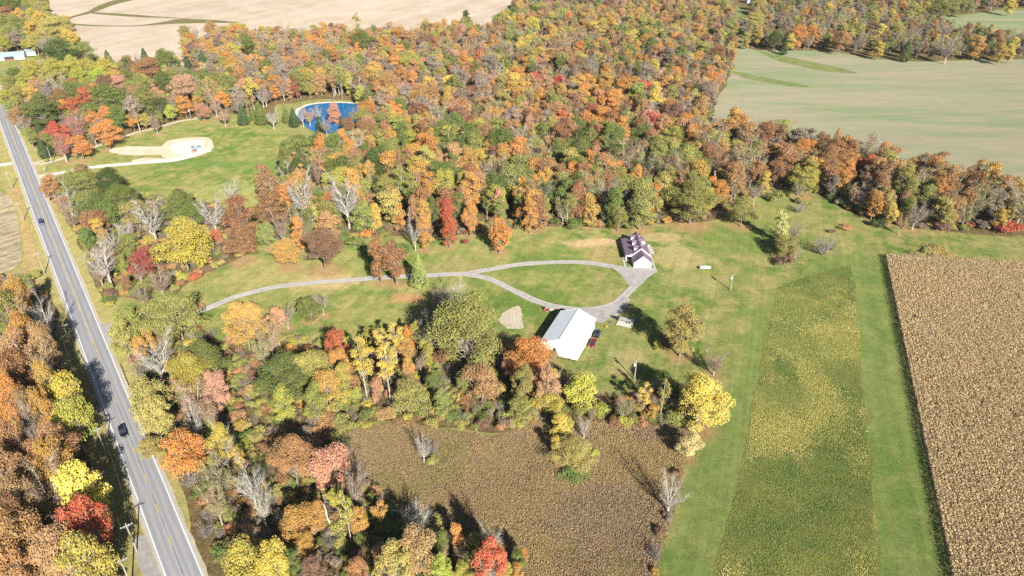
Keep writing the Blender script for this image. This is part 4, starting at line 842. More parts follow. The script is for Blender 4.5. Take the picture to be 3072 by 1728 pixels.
for k in range(36):
    y = -64 + k * 12.2
    if dash is None:
        dash = road_strip('centre_dash', -.20, -.04, 0, 3.6, .157, P_yellow, road)
        o = dash
    else:
        o = dash.copy()
        C.objects.link(o)
        o.parent = road
    o.location = (0, y, 0)

# ------------------------------------------------------------------ pond
def water_mat():
    t = NT("pond water")
    bp = t.n("ShaderNodeBump", {"Strength": .12, "Distance": .05, "Height": t.noise(t.pos(), 1.2, 4)})
    p = t.n("ShaderNodeBsdfPrincipled", {"Base Color": (.010, .125, .31), "Roughness": .08, "IOR": 1.33, "Specular IOR Level": .5, "Normal": bp.outputs[0]})
    return t.done(p.outputs[0])
pond_out = rough_outline(POLY['pond'], 3, .5, 7)
pc = np.mean(np.array(pond_out), 0)
sheet('pond', pond_out, .14, water_mat(), "deep blue pond in front of the wood")
# pale stone rim round the far side of the water
rim_line = [q for q in POLY['pond'][:6]]
ribbon('pond_rim', rim_line, 2.4, .17, M_white_gravel, "pale stone edging along the far side of the pond", .4, 12)

# ------------------------------------------------------------------ buildings
M_white = plain("white siding", (.80, .80, .79), .5, var=.02)
M_barnwall = plain("white steel siding", (.80, .80, .80), .45, var=.015)
M_concrete = plain("concrete", (.36, .345, .31), .8, var=.08, vscale=.8)
M_glass = plain("window glass", (.02, .03, .04), .08, spec=.8)
M_dark = plain("dark opening", (.03, .03, .035), .7)
def roof_mat(name, col, rough, metal, axis, period):
    t = NT(name)
    o = t.obj()
    sx = t.n("ShaderNodeSeparateXYZ", {0: o})
    ph = t.math('PINGPONG', t.math('DIVIDE', sx.outputs[axis], period), 0.5)
    rib = t.ramp(ph, 0.40, 0.47)
    f = t.noise(o, .5, 4, .6)
    c = t.scale_col(t.mix(t.ramp(f, .3, .7), tuple(x * .93 for x in col), col), t.ramp(t.noise(o, 3, 4), .3, .7, .96, 1.03, False))
    bp = t.n("ShaderNodeBump", {"Strength": .22, "Distance": .03, "Height": rib})
    p = t.n("ShaderNodeBsdfPrincipled", {"Base Color": c, "Roughness": rough, "Metallic": metal, "Normal": bp.outputs[0]})
    return t.done(p.outputs[0])
M_purple = roof_mat("plum steel roofing", (.20, .138, .198), .42, .15, 1, .45)
M_barnroof = roof_mat("white steel roofing", (.66, .685, .71), .40, .0, 1, .9)

def build_house():
    cx = 49.65
    r = empty('house', (cx, 236.0, .1))
    def X(x): return x - cx
    def Y(y): return y - 236.0
    # main block: gable profile swept along the ridge
    prof = [(46.9, 0), (53.1, 0), (53.1, 2.5), (49.65, 5.45), (46.9, 3.1)]
    MB().prism([(X(x), Y(241.3), z) for x, z in prof], (0, 13.9, 0)).build('wall', M_white, r)
    wing = [(46.4, 0), (53.0, 0), (53.0, 2.3), (49.72, 5.05), (46.4, 2.3)]
    MB().prism([(X(x), 0, z) for x, z in wing], (0, 5.25, 0)).build('garage_wall', M_white, r)
    def slope(name, xa, za, xb, zb, ya, yb, th=.14, mat=M_purple, par=r):
        return MB().prism([(X(xa), Y(ya), za), (X(xb), Y(ya), zb), (X(xb), Y(ya), zb + th), (X(xa), Y(ya), za + th)], (0, yb - ya, 0)).build(name, mat, par)
    ro = slope('roof', 49.65, 5.50, 53.55, 2.22, 241.0, 255.5)
    MB().beam((X(49.65), Y(240.98), 5.66), (X(49.65), Y(255.52), 5.66), .3, .06).build('ridge_cap', M_purple, ro)
    slope('roof', 49.648, 5.50, 46.7, 3.02, 241.0, 255.5)
    slope('porch_roof', 46.698, 3.02, 43.9, 2.28, 241.0, 255.5)
    slope('garage_roof', 49.72, 5.10, 53.45, 1.98, 235.7, 240.98)
    slope('garage_roof', 49.718, 5.10, 46.0, 1.98, 235.7, 240.98)
    # white rake boards on the gable verge
    for a, b in (((49.65, 5.56), (53.6, 2.24)), ((49.65, 5.56), (46.7, 3.08)), ((46.7, 3.08), (43.85, 2.32))):
        MB().beam((X(a[0]), Y(240.93), a[1]), (X(b[0]), Y(240.93), b[1]), .12, .26).build('rake_board', M_white, r)
    MB().prism([(X(x), Y(241.12), z) for x, z in ((46.69, 3.0), (44.1, 2.25), (44.1, 2.0), (46.69, 2.2))], (0, .1, 0)).build('porch_gable', M_white, r)
    # porch floor, posts and beam
    MB().box(X(44.1), X(46.88), Y(241.2), Y(255.2), -.1, .22).build('porch_floor', M_concrete, r)
    MB().box(X(44.15), X(44.35), Y(241.2), Y(255.2), 2.02, 2.26).build('porch_beam', M_white, r)
    for k in range(5):
        y = 241.4 + k * 3.4
        MB().box(X(44.14), X(44.36), Y(y), Y(y + .22), .22, 2.02).build('porch_post', M_white, r)
    # windows and door under the porch, gable window, garage doors away from the view
    for y in (243.2, 246.5, 251.2, 253.4):
        f = MB().box(X(46.84), X(46.90) - .001, Y(y), Y(y + 1.0), .9, 2.1).build('window', M_white, r)
        MB().box(X(46.82), X(46.85), Y(y + .08), Y(y + .92), .98, 2.02).build('pane', M_glass, f)
    MB().box(X(46.82), X(46.898), Y(248.7), Y(249.7), .22, 2.25).build('door', M_dark, r)
    for y in (243.6, 247.0, 251.6):
        f = MB().box(X(53.1) + .001, X(53.16), Y(y), Y(y + 1.1), .9, 2.0).build('window', M_white, r)
        MB().box(X(53.15), X(53.18), Y(y + .08), Y(y + 1.02), .98, 1.92).build('pane', M_glass, f)
    f = MB().box(X(46.34), X(46.399), .8, 3.6, 0, 2.0).build('garage_door', M_white, r)
    # dormers: near-side cheek, front, two slopes
    def dormer(yc, side):
        s = -1 if side < 0 else 1
        xr, xf = 49.65 + s * .35, 49.65 + s * (2.55 if s < 0 else 2.85)
        zr, ze, hw = 5.27, 4.76, .95
        def roofz(x): return 5.58 - abs(x - 49.65) * .842
        d = empty('dormer', (0, 0, 0))
        d.parent = r
        xfi = xf - s * .18
        pts = [(X(xfi), Y(yc - hw), roofz(xfi) - .05), (X(xfi), Y(yc + hw), roofz(xfi) - .05), (X(xfi), Y(yc + hw), ze), (X(xfi), Y(yc), zr - .03), (X(xfi), Y(yc - hw), ze)]
        MB().prism(pts, (s * -1.35, 0, 0)).build('dormer_wall', M_white, d)
        wd = MB().box(X(xfi) - .03, X(xfi) + .03, Y(yc - .4), Y(yc + .4), roofz(xfi) + .18, roofz(xfi) + 1.0).build('dormer_window', M_glass, d)
        for q in (-1, 1):
            # slope: eave edge shorter, ridge edge runs back to the main roof
            zb = ze - .06
            xe = 49.65 + s * (5.58 - zb) / .842
            y0, y1 = Y(yc), Y(yc + q * (hw + .09))
            p = [(X(xf), y0, zr), (X(xr), y0, zr), (X(xe), y1, zb), (X(xf), y1, zb)]
            m = MB()
            m.prism(p, (0, 0, .09))
            m.build('dormer_roof', M_purple, d)
        return d
    for yc in (243.95, 248.35, 252.8):
        dormer(yc, -1)
    dormer(249.45, 1)
    # roof vents
    for y in (245.2, 252.4):
        MB().tube((X(50.6), Y(y), 4.7), (X(50.6), Y(y), 5.15), .08, n=8).build('vent_pipe', M_white, r)
    return tag(r, "white house with plum steel roof, three dormers and a porch", "house")
build_house()
for nm, a, lab in (('walkway', (42.9, 43.8, 236.3, 244.4), "pale concrete strip on the porch side of the house"),
                   ('walkway', (53.95, 54.75, 234.9, 247.1), "long pale concrete walk on the patio side of the house"),
                   ('walkway', (52.3, 53.94, 234.7, 235.35), "short pale concrete step at the gable corner of the house"),
                   ('patio', (54.05, 56.3, 247.2, 253.0), "square grey concrete patio beside the house")):
    tag(MB().box(a[0], a[1], a[2], a[3], 0, .18).build(nm, M_concrete), lab, kind='structure')
ac = empty('air_conditioner', (55.0, 253.6, 0))
MB().box(-.45, .45, -.35, .35, 0, .8).build('cabinet', plain("grey steel cabinet", (.42, .43, .43), .5), ac, bevel=.03)
MB().tube((0, 0, .80), (0, 0, .84), .3, n=16).build('fan_grille', M_dark, ac)
tag(ac, "small grey air conditioner at the patio corner", "air conditioner")

def build_barn():
    ang = R(22.8)
    r = empty('barn', (20.2, 177.4, .08), -ang)   # local +Y along the ridge, local -X across
    W, L_, ze, zr = 12.0, 18.4, 4.15, 6.55
    prof = [(0, 0), (0, ze), (-W / 2, zr), (-W, ze), (-W, 0)]
    MB().prism([(x, 0, z) for x, z in prof], (0, L_, 0)).build('wall', M_barnwall, r)
    for s in (1, -1):
        xa = -W / 2
        xe = .25 if s > 0 else -W - .25
        ze2 = ze - .25 * (zr - ze) / (W / 2)
        ro = MB().prism([(xa, -.3, zr + .03), (xe, -.3, ze2 + .03), (xe, -.3, ze2 + .11), (xa, -.3, zr + .11)], (0, L_ + .6, 0)).build('roof', M_barnroof, r)
        if s > 0:
            MB().beam((xa, -.32, zr + .13), (xa, L_ + .32, zr + .13), .4, .05).build('ridge_cap', plain("grey ridge flashing", (.45, .46, .48), .5), ro)
        MB().beam((xe, -.31, ze2 - .02), (xe, L_ + .31, ze2 - .02), .10, .14).build('eave_trim', plain("grey eave trim", (.40, .40, .41), .5), r)
        for y in (-.34, L_ + .34):
            MB().beam((xa, y, zr + .04), (xe, y, ze2 + .04), .05, .2).build('rake_trim', M_barnwall, r)
    # sliding doors in the gable that faces the drive
    f = MB().box(-W / 2 - 2.4, -W / 2 + 2.4, L_ + .001, L_ + .09, .05, 3.9).build('sliding_door', M_barnwall, r)
    MB().box(-W / 2 - .05, -W / 2 + .05, L_ + .09, L_ + .12, .05, 3.9).build('door_seam', M_dark, f)
    MB().box(-.001, .06, 13.0, 14.0, .05, 2.15).build('door', M_barnwall, r)
    return tag(r, "big white steel pole barn at the foot of the drive", "barn")
build_barn()

def small_house(name, p0, p1, depth, ze, zr, roofcol, wallmat, label, cat, porch=False, door=True):
    a, b = Vector((*p0, 0)), Vector((*p1, 0))
    L_ = (b - a).length
    r = empty(name, (a.x, a.y, .05), math.atan2(b.y - a.y, b.x - a.x))
    prof = [(0, 0), (0, ze), (depth / 2, zr), (depth, ze), (depth, 0)]
    MB().prism([(0, y, z) for y, z in prof], (L_, 0, 0)).build('wall', wallmat, r)
    rm = roof_mat(name + " roofing", roofcol, .6, 0, 0, .9)
    for s in (1, -1):
        ye = -.4 if s > 0 else depth + .4
        zz = ze - .4 * (zr - ze) / (depth / 2)
        MB().prism([(-.3, depth / 2, zr + .02), (-.3, ye, zz + .02), (-.3, ye, zz + .16), (-.3, depth / 2, zr + .16)], (L_ + .6, 0, 0)).build('roof', rm, r)
    if porch:
        MB().box(L_ * .36, L_ * .68, -.9, -.01, 0, .5).build('porch_wall', plain("red brick", (.30, .10, .07), .8, var=.2), r)
        MB().box(L_ * .36, L_ * .68, -.012, -.008, .5, ze - .3).build('porch_opening', M_dark, r)
    n = max(1, int(L_ / 4))
    for k in range(n):
        x = (k + .35) * L_ / n
        if porch and L_ * .32 < x < L_ * .7:
            continue
        f = MB().box(x, x + 1.0, -.05, -.001, 1.0, 2.1).build('window', wallmat, r)
        MB().box(x + .08, x + .92, -.07, -.045, 1.08, 2.02).build('pane', M_glass, f)
    return tag(r, label, cat)
small_house('house', *PT['farhouse'], 9.0, 2.8, 5.0, (.26, .34, .36), M_white, "long white ranch house with blue-grey roof by the far yellow trees", "house", porch=True)
small_house('garage', *PT['fargarage'], 7.0, 2.6, 4.3, (.22, .28, .31), M_white, "small white garage with grey roof beside the ranch house", "garage")
small_house('shed', *PT['farshed'], 6.0, 2.6, 3.8, (.62, .66, .70), M_white, "pale roofed shed deep among the far yellow trees", "shed")
sx, sy = PT['shed']
small_house('shed', (sx - 1.4, sy), (sx + 1.6, sy + .4), 3.2, 2.6, 3.7, (.6, .6, .6), M_white, "tiny white shed under the grove trees", "shed")
sx, sy = PT['topbarn']
small_house('farmhouse', (sx - 5, sy), (sx + 5, sy + 1), 8, 5.0, 7.5, (.45, .45, .46), M_white, "distant white farmhouse at the head of the grass lane", "house")
M_wood = plain("weathered pole wood", (.30, .27, .23), .85, var=.15, vscale=3)
M_steel = plain("galvanised steel", (.50, .51, .52), .45, .6)
M_rubber = plain("black rubber", (.022, .022, .024), .8)
M_black = plain("black painted steel", (.025, .025, .028), .5)

# ------------------------------------------------------------------ utility poles and wires
M_insul = plain("pale insulator", (.62, .62, .60), .3)
def build_pole(name, xy, h, arm_rz, label, arm=True, transformer=False, pale=True):
    r = empty(name, (xy[0], xy[1], .05), arm_rz)
    m = plain("pole wood " + label[:12], (.29, .265, .235) if pale else (.25, .2, .16), .85, var=.12, vscale=2)
    MB().tube((0, 0, -.3), (0, 0, h), .19, .13, 8).build('pole', m, r)
    if arm:
        MB().box(-1.25, 1.25, -.22, -.10, h - .75, h - .60).build('crossarm', m, r)
        for x in (-1.15, -.45, .45, 1.15):
            MB().tube((x, -.16, h - .60), (x, -.16, h - .35), .06, .04, 6).build('insulator', M_insul, r)
        for s in (-1, 1):
            MB().beam((s * .75, -.16, h - .74), (0, -.16, h - 1.4), .05, .05).build('brace', M_steel, r)
    if transformer:
        MB().lathe([(0, h - 1.9), (.28, h - 1.9), (.28, h - 1.0), (.2, h - .93), (0, h - .93)], (-.45, 0, 0)).build('transformer', plain("grey transformer", (.5, .51, .52), .5), r)
        MB().box(-.6, .6, -.08, .04, h - .45, h - .33).build('crossarm', m, r)
    return tag(r, label, "utility pole", "utility poles")
arm_rz = road_rz
PL = [('pole_a', 8.6, "pale utility pole beside the white drive across the highway"),
      ('pole_b', 8.8, "pale utility pole beside the stubble, near the moving blue car"),
      ('pole_c', 9.4, "pale utility pole by the shrubs below the stubble strip"),
      ('pole_d', 8.6, "utility pole beside the yellow warning sign"),
      ('pole_e', 9.0, "utility pole in deep shade opposite the black car"),
      ('pole_f', 9.3, "pale utility pole on the grass beside the paved pull-off"),
      ('pole_g', 9.3, "utility pole whose top just enters below the pull-off")]
for k, h, lab in PL:
    build_pole('utility_pole', PT[k], h, arm_rz, lab)
build_pole('utility_pole', PT['pole_h'], 8.5, arm_rz + 1.2, "utility pole beside the tan gravel lane near the highway", arm=False)
build_pole('utility_pole', PT['pole_i'], 6.0, arm_rz, "short pole on the grass between the two drives", arm=False)
build_pole('utility_pole', PT['pole_j'], 7.5, .4, "pole with a lamp at the far end of the tan lane", arm=False, transformer=True)
build_pole('utility_pole', PT['barn_pole'], 7.1, .2, "thin pale pole with transformer on the lawn below the barn", arm=False, transformer=True)
build_pole('utility_pole', PT['east_pole'], 6.6, .3, "thin pale pole standing beyond the gas tank", arm=False, transformer=True)
M_wire = plain("aluminium cable", (.25, .25, .26), .5, .3)
seq = ['pole_a', 'pole_b', 'pole_c', 'pole_d', 'pole_e', 'pole_f', 'pole_g']
hs = {k: h for k, h, _ in PL}
wn_ = ["between the white drive pole and the stubble pole", "over the stubble edge", "between the shrubs and the yellow sign", "over the shaded guardrail", "beside the pull-off", "at the lower frame edge by the pull-off"]
for i in range(len(seq) - 1):
    a, b = PT[seq[i]], PT[seq[i + 1]]
    pl_ = empty('power_line', (*a, .05))
    side = Vector((math.cos(arm_rz), math.sin(arm_rz), 0))
    for off in (-1.15, 1.15):
        A = Vector((*a, hs[seq[i]] - .35)) + side * off
        B = Vector((*b, hs[seq[i + 1]] - .35)) + side * off
        prev = None
        m = MB()
        o_ = Vector((*a, .05))
        for k in range(13):
            t = k / 12
            p = A.lerp(B, t) - o_ - Vector((0, 0, 4 * .9 * t * (1 - t)))
            if prev:
                m.tube(prev, p, .016, n=4, cap=False)
            prev = p
        m.build('wire', M_wire, pl_)
    tag(pl_, "thin power line span " + wn_[i], "power line", "power lines along the highway")

# ------------------------------------------------------------------ guardrails and sign
def guardrail(pts, label, flip):
    line = smooth_line(pts, 3.81)
    r = empty('guardrail', (*line[0], .1))
    o = Vector((*line[0], .1))
    for i in range(len(line) - 1):
        a, b = Vector((*line[i], .1)) - o, Vector((*line[i + 1], .1)) - o
        d = (b - a).normalized()
        n = Vector((-d.y, d.x, 0)) * flip
        up = Vector((0, 0, 1))
        prof = [(.0, .45), (.08, .50), (.08, .56), (.0, .605), (.08, .65), (.08, .71), (.0, .76), (-.02, .76), (.055, .70), (.055, .66), (-.02, .605), (.055, .55), (.055, .51), (-.02, .45)]
        MB().prism([a + n * q[0] + up * q[1] for q in prof], b - a).build('rail', M_steel, r)
        for t in (0, .5):
            p = a.lerp(b, t) - n * .12
            MB().beam(p - Vector((0, 0, .3)), p + Vector((0, 0, .78)), .15, .15, (1, 0, 0)).build('post', M_wood, r)
    return tag(r, label, "guardrail", "guardrails beside the highway")
guardrail(PT['rail_l'], "long steel guardrail on the shaded side of the highway", -1)
guardrail(PT['rail_r'], "short steel guardrail beside the bare brush thicket", 1)
sg = empty('warning_sign', (*PT['sign'], .1), road_rz)
MB().box(-.04, .04, -.03, .03, 0, 2.7).build('post', M_steel, sg)
MB().prism([(0, -.06, 1.5), (.62, -.06, 2.12), (0, -.06, 2.74), (-.62, -.06, 2.12)], (0, .02, 0)).build('panel', plain("yellow sign face", (.78, .55, .02), .4), sg)
tag(sg, "yellow diamond warning sign beside the highway", "sign")
mk = empty('marker_post', (PT['sign'][0] + 2.6, PT['sign'][1] - 4.5, .1))
MB().box(-.06, .06, -.02, .02, 0, 1.2).build('post', M_white, mk)
MB().box(-.07, .07, -.03, -.021, .9, 1.15).build('reflector', M_steel, mk)
tag(mk, "white delineator post at the guardrail end", "marker post")

# ------------------------------------------------------------------ vehicles
def build_car(name, loc, rz, paint_col, label, cat="car", L_=4.6, W=1.8, H=1.45, suv=False):
    r = empty(name, loc, rz)   # local +Y is forward
    t = NT("car paint " + label[:14])
    p = t.n("ShaderNodeBsdfPrincipled", {"Base Color": paint_col, "Roughness": .28, "Metallic": .2, "Coat Weight": .6, "Coat Roughness": .06})
    pm = t.done(p.outputs[0])
    h2, w2 = L_ / 2, W / 2
    # body: side profile lofted over five stations across the width
    bz = .30
    prof = [(-h2, bz + .1), (-h2 + .05, .72), (-h2 + .12, .92), (-h2 * .62, .98), (h2 * .36, .95), (h2 * .80, .82), (h2 - .08, .70), (h2, .55), (h2 - .02, bz + .05), (h2 * .4, bz - .05), (-h2 * .6, bz - .05)]
    st = [(-1.0, .90, .94), (-.92, .985, 1.0), (0, 1.0, 1.02), (.92, .985, 1.0), (1.0, .90, .94)]
    m = MB()
    n = len(prof)
    for xs, ls, zs in st:
        for y, z in prof:
            m.v.append((xs * w2, y * ls, bz + (z - bz) * zs if z > .6 else z))
    for i in range(len(st) - 1):
        for k in range(n):
            m.f.append((i * n + k, i * n + (k + 1) % n, (i + 1) * n + (k + 1) % n, (i + 1) * n + k))
    m.f.append(tuple(range(n)))
    m.f.append(tuple(range((len(st) - 1) * n, len(st) * n)))
    body = m.build('body', pm, r, bevel=.05, smooth=False)
    for s in (-1, 1):
        MB().box(s * w2 - .012, s * w2 + .012, -.25, -.10, .75, .79).build('handle', M_steel, body)
    # greenhouse: glass with a painted roof
    yb, yf = (-h2 * (.86 if suv else .72)), h2 * .40
    tb, tf = (-h2 * (.74 if suv else .42)), h2 * .08
    lo, hi = .93, H - .06
    q = [(-w2 * .90, yb, lo), (w2 * .90, yb, lo), (w2 * .90, yf, lo), (-w2 * .90, yf, lo), (-w2 * .70, tb, hi), (w2 * .70, tb, hi), (w2 * .70, tf, hi), (-w2 * .70, tf, hi)]
    m = MB()
    m.v = q
    m.f = [(0, 1, 5, 4), (1, 2, 6, 5), (2, 3, 7, 6), (3, 0, 4, 7), (4, 5, 6, 7)]
    m.build('windows', M_glass, r)
    MB().prism([(-w2 * .72, tb - .03, hi - .01), (w2 * .72, tb - .03, hi - .01), (w2 * .72, tf + .03, hi - .01), (-w2 * .72, tf + .03, hi - .01)], (0, 0, .07)).build('roof', pm, r, bevel=.04)
    for s in (-1, 1):
        for y in (h2 * .62, -h2 * .60):
            w = MB().lathe([(.20, -.11), (.32, -.11), (.33, 0), (.32, .11), (.20, .11)], (s * (w2 - .10), y, .33), 'x', 18).build('wheel', M_rubber, r)
            MB().tube((s * (w2 - .17), y, .33), (s * (w2 + .015), y, .33), .2, n=14).build('rim', M_steel, w)
        MB().box(s * w2 * .72 - .2, s * w2 * .72 + .2, h2 * .93, h2 * .965, .60, .72).build('headlight', M_insul, r)
        MB().box(s * w2 * .74 - .16, s * w2 * .74 + .16, -h2 * .93 - .06, -h2 * .93, .70, .84).build('tail_light', plain("red lens", (.35, .01, .01), .2), r)
        MB().box(s * w2 * 1.0 - .1, s * w2 * 1.0 + .1, h2 * .30, h2 * .30 + .12, .95, 1.08).build('mirror', pm, r)
    return tag(r, label, cat)
def at_road(s, off): 
    p = RP + RD * s + Vector((RD.y, -RD.x, 0)) * off
    return (p.x, p.y, .155)
def s_of(x, y): return (Vector((x, y, 0)) - RP).dot(RD)
build_car('car', at_road(s_of(-201.2, 274.5), -1.65), road_rz + math.pi, (.02, .045, .11), "blue car driving on the highway beside the stubble", suv=True, H=1.6)
build_car('car', at_road(s_of(-105.8, 144.6), -1.1), road_rz + math.pi, (.008, .010, .014), "black car driving out of tree shade on the highway", suv=True, H=1.65, L_=4.8)
build_car('car', (27.9, 191.4, .08), R(-16), (.010, .018, .040), "dark blue car parked beside the barn wall", suv=True, H=1.6)
build_car('car', (25.9, 186.2, .08), R(-20) + math.pi, (.15, .008, .014), "dark red car parked behind the dark blue one", H=1.4)

def wheel(parent, x, y, r0, w=.2, rimmat=None, axis='x', z=None):
    z = r0 if z is None else z
    o = MB().lathe([(r0 * .55, -w / 2), (r0 * .96, -w / 2), (r0, 0), (r0 * .96, w / 2), (r0 * .55, w / 2)], (x, y, z), axis, 16).build('wheel', M_rubber, parent)
    d = Vector((1, 0, 0)) if axis == 'x' else Vector((0, 1, 0))
    c = Vector((x, y, z))
    MB().tube(c - d * (w / 2 + .01), c + d * (w / 2 + .01), r0 * .56, n=12).build('rim', rimmat or M_insul, o)
    return o
# gooseneck flatbed trailer
M_deck = plain("weathered grey deck boards", (.33, .325, .31), .8, var=.12, vscale=2)
tr = empty('flatbed_trailer', (38.6, 199.25, .05), math.atan2(-2.1, 4.6))   # local +X to its tail
MB().box(-2.6, 2.6, -.95, .95, .62, .78).build('frame', M_black, tr)
for k in range(9):
    y = -.95 + k * .2111
    MB().box(-2.58, 2.58, y + .006, y + .205, .782, .83 + (k % 3) * .004).build('deck_board', M_deck, tr)
MB().prism([(-2.6, -.9, .62), (-2.6, .9, .62), (-4.9, .12, .95), (-4.9, -.12, .95)], (0, 0, .14)).build('gooseneck', M_black, tr)
MB().beam((-4.9, 0, .2), (-4.9, 0, 1.25), .18, .18, (1, 0, 0)).build('coupler', M_black, tr)
MB().box(-3.3, -2.75, -.45, .45, .76, 1.15).build('tool_box', M_black, tr)
MB().tube((-3.6, .3, 0), (-3.6, .3, 1.3), .06).build('jack', M_steel, tr)
for x in (.55, 1.4):
    for s in (-1, 1):
        wheel(tr, x, s * 1.06, .38, .22)
for s in (-1, 1):
    MB().prism([(2.6, s * .65 - .22, .66), (2.6, s * .65 + .22, .66), (3.6, s * .65 + .22, .3), (3.6, s * .65 - .22, .3)], (0, 0, .08)).build('ramp', M_black, tr)
    MB().box(.05, 1.9, s * 1.06 - .13, s * 1.06 + .13, .78, .82).build('fender', M_black, tr)
tag(tr, "grey deck gooseneck trailer with black neck near the barn", "trailer")
# cream plank deck lying beside it
dk = empty('plank_deck', (37.8, 197.4, .05), math.atan2(-2.2, 5.3))
for x in (-2.3, 0, 2.3):
    MB().box(x - .1, x + .1, -1.5, 1.5, 0, .25).build('skid', M_wood, dk)
M_cream = plain("bleached plank", (.47, .44, .38), .75, var=.1, vscale=2)
for k in range(8):
    y = -1.5 + k * .375
    MB().box(-2.7 + (k % 2) * .03, 2.7 - (k % 3) * .03, y + .01, y + .365, .252, .32 + (k % 3) * .006).build('plank', M_cream, dk)
tag(dk, "bleached cream plank platform lying below the trailer", "platform")
# scraps by the trailer
br = empty('barrel', (31.4, 196.0, .32), .6)
MB().lathe([(0, -.45), (.28, -.45), (.30, -.2), (.29, 0), (.30, .2), (.28, .45), (0, .45)], (0, 0, 0), 'x', 18).build('drum', plain("rusty orange steel", (.42, .19, .06), .7, var=.3, vscale=4), br)
for x in (-.2, .2):
    MB().lathe([(.302, x - .03), (.325, x), (.302, x + .03)], (0, 0, 0), 'x', 18).build('hoop', M_wood, br)
tag(br, "rusty orange drum on the grass between barn and trailer", "drum")
rng0 = random.Random(5)
def rock(name, loc, s, mat, label=None, cat="rock", group=None, parent=None):
    bm = bmesh.new()
    bmesh.ops.create_icosphere(bm, subdivisions=2, radius=1)
    for v in bm.verts:
        k = 1 + rng0.uniform(-.22, .22)
        v.co = Vector((v.co.x * s[0], v.co.y * s[1], max(v.co.z, -.3) * s[2])) * k
    me = bpy.data.meshes.new(name)
    bm.to_mesh(me)
    bm.free()
    me.materials.append(mat)
    o = bpy.data.objects.new(name, me)
    C.objects.link(o)
    o.location = loc
    o.rotation_euler = (0, 0, rng0.uniform(0, 6))
    if label:
        tag(o, label, cat, group)
    return o
M_rock = plain("grey rubble", (.40, .37, .33), .9, var=.2, vscale=3)
rock('debris_heap', (33.2, 198.6, .1), (.9, .5, .3), plain("dark scrap", (.12, .11, .10), .9, var=.4, vscale=5), "dark scrap heap at the end of the plank platform", "debris")
rp = POLY['gravel_patch']
gx, gy = np.mean([p[0] for p in rp]), np.mean([p[1] for p in rp])
m = MB()
for k in range(260):
    a, d = rng0.uniform(0, 6.28), rng0.gauss(0, .55)
    x, y = gx + math.cos(a) * d * 3.2, gy + math.sin(a) * d * 5.5
    s = rng0.uniform(.06, .2)
    pts = [(x + s * math.cos(q + rng0.uniform(-.3, .3)), y + s * math.sin(q), .08) for q in (0, 1.25, 2.5, 3.8, 5)]
    m.prism(pts, (rng0.uniform(-.03, .03), 0, s * .8))
tag(m.build('rubble', M_rock), "loose pale rubble stones on the gravel patch by the barn", kind='stuff')

# things by the barn's drive corner
lt = empty('lawn_tractor', (*PT['tractor'], .06), R(70))
M_red = plain("faded red paint", (.36, .06, .05), .45)
MB().box(-.32, .32, .25, 1.05, .38, .85).build('hood', M_red, lt, bevel=.08)
MB().box(-.42, .42, -.75, .25, .35, .52).build('chassis', M_red, lt, bevel=.04)
MB().box(-.24, .24, -.55, -.05, .53, .68).build('seat', M_black, lt, bevel=.05)
MB().box(-.24, .24, -.66, -.53, .6, 1.05).build('seat_back', M_black, lt, bevel=.05)
MB().beam((0, .1, .6), (0, -.02, 1.0), .04, .04, (1, 0, 0)).build('steering_column', M_black, lt)
for s in (-1, 1):
    wheel(lt, s * .42, .8, .2, .16)
    wheel(lt, s * .46, -.5, .3, .24)
MB().box(-.6, .6, -.1, .5, .12, .28).build('mower_deck', M_red, lt, bevel=.05)
tag(lt, "red lawn tractor parked at the barn's drive corner", "lawn tractor")
ct = empty('garden_cart', (*PT['cart'], .06), R(-25))
MB().box(-.75, .75, -.5, .5, .45, .52).build('bed', M_cream, ct)
for q in ((-.75, -.71, -.5, .5), (.71, .75, -.5, .5)):
    MB().box(*q, .52, .8).build('end_board', M_cream, ct)
for q in ((-.71, .71, -.5, -.46), (-.71, .71, .46, .5)):
    MB().box(*q, .52, .8).build('side_board', M_cream, ct)
for s in (-1, 1):
    wheel(ct, 0, s * .6, .26, .12, axis='y')
MB().beam((.75, 0, .45), (1.6, 0, .3), .06, .06).build('tongue', M_black, ct)
tag(ct, "cream garden cart beside the red lawn tractor", "cart")
pn = empty('sheet_pile', (*PT['panel'], .06), R(-18))
for k in range(4):
    MB().box(-.95, .95, -.45 + k * .02, .45 + k * .02, .04 + k * .06, .09 + k * .06).build('sheet', M_cream, pn)
tag(pn, "pile of cream sheets behind the red lawn tractor", "sheet pile")
bn = empty('trash_bin', (*PT['bin'], .06), R(20))
MB().prism([(-.28, -.3, 0), (.28, -.3, 0), (.28, .3, 0), (-.28, .3, 0)], (0, 0, .95)).build('bin_body', M_black, bn, bevel=.04)
MB().box(-.32, .32, -.34, .34, .95, 1.03).build('lid', M_black, bn, bevel=.02)
tag(bn, "black bin on the grass beside the drive", "bin")

# gas tank
gt = empty('gas_tank', (73.3, 234.9, .05), 0)
prof = [(0.0, -2.1)]
for k in range(1, 8):
    a = k / 7 * math.pi / 2
    prof.append((.56 * math.sin(a), -1.62 - .48 * math.cos(a)))
prof += [(r_, -t_) for r_, t_ in reversed(prof)]
MB().lathe(prof, (0, 0, .85), 'x', 24).build('tank', plain("white tank paint", (.82, .82, .80), .35), gt, smooth=True)
MB().lathe([(0, 1.62), (.18, 1.6), (.2, 1.38), (.2, 1.3)], (0, 0, 0), 'z', 14).build('valve_dome', M_insul, gt)
for x in (-1.1, 1.1):
    MB().box(x - .1, x + .1, -.35, .35, 0, .45).build('foot', M_concrete, gt)
tag(gt, "white horizontal gas tank on the lawn", "gas tank")

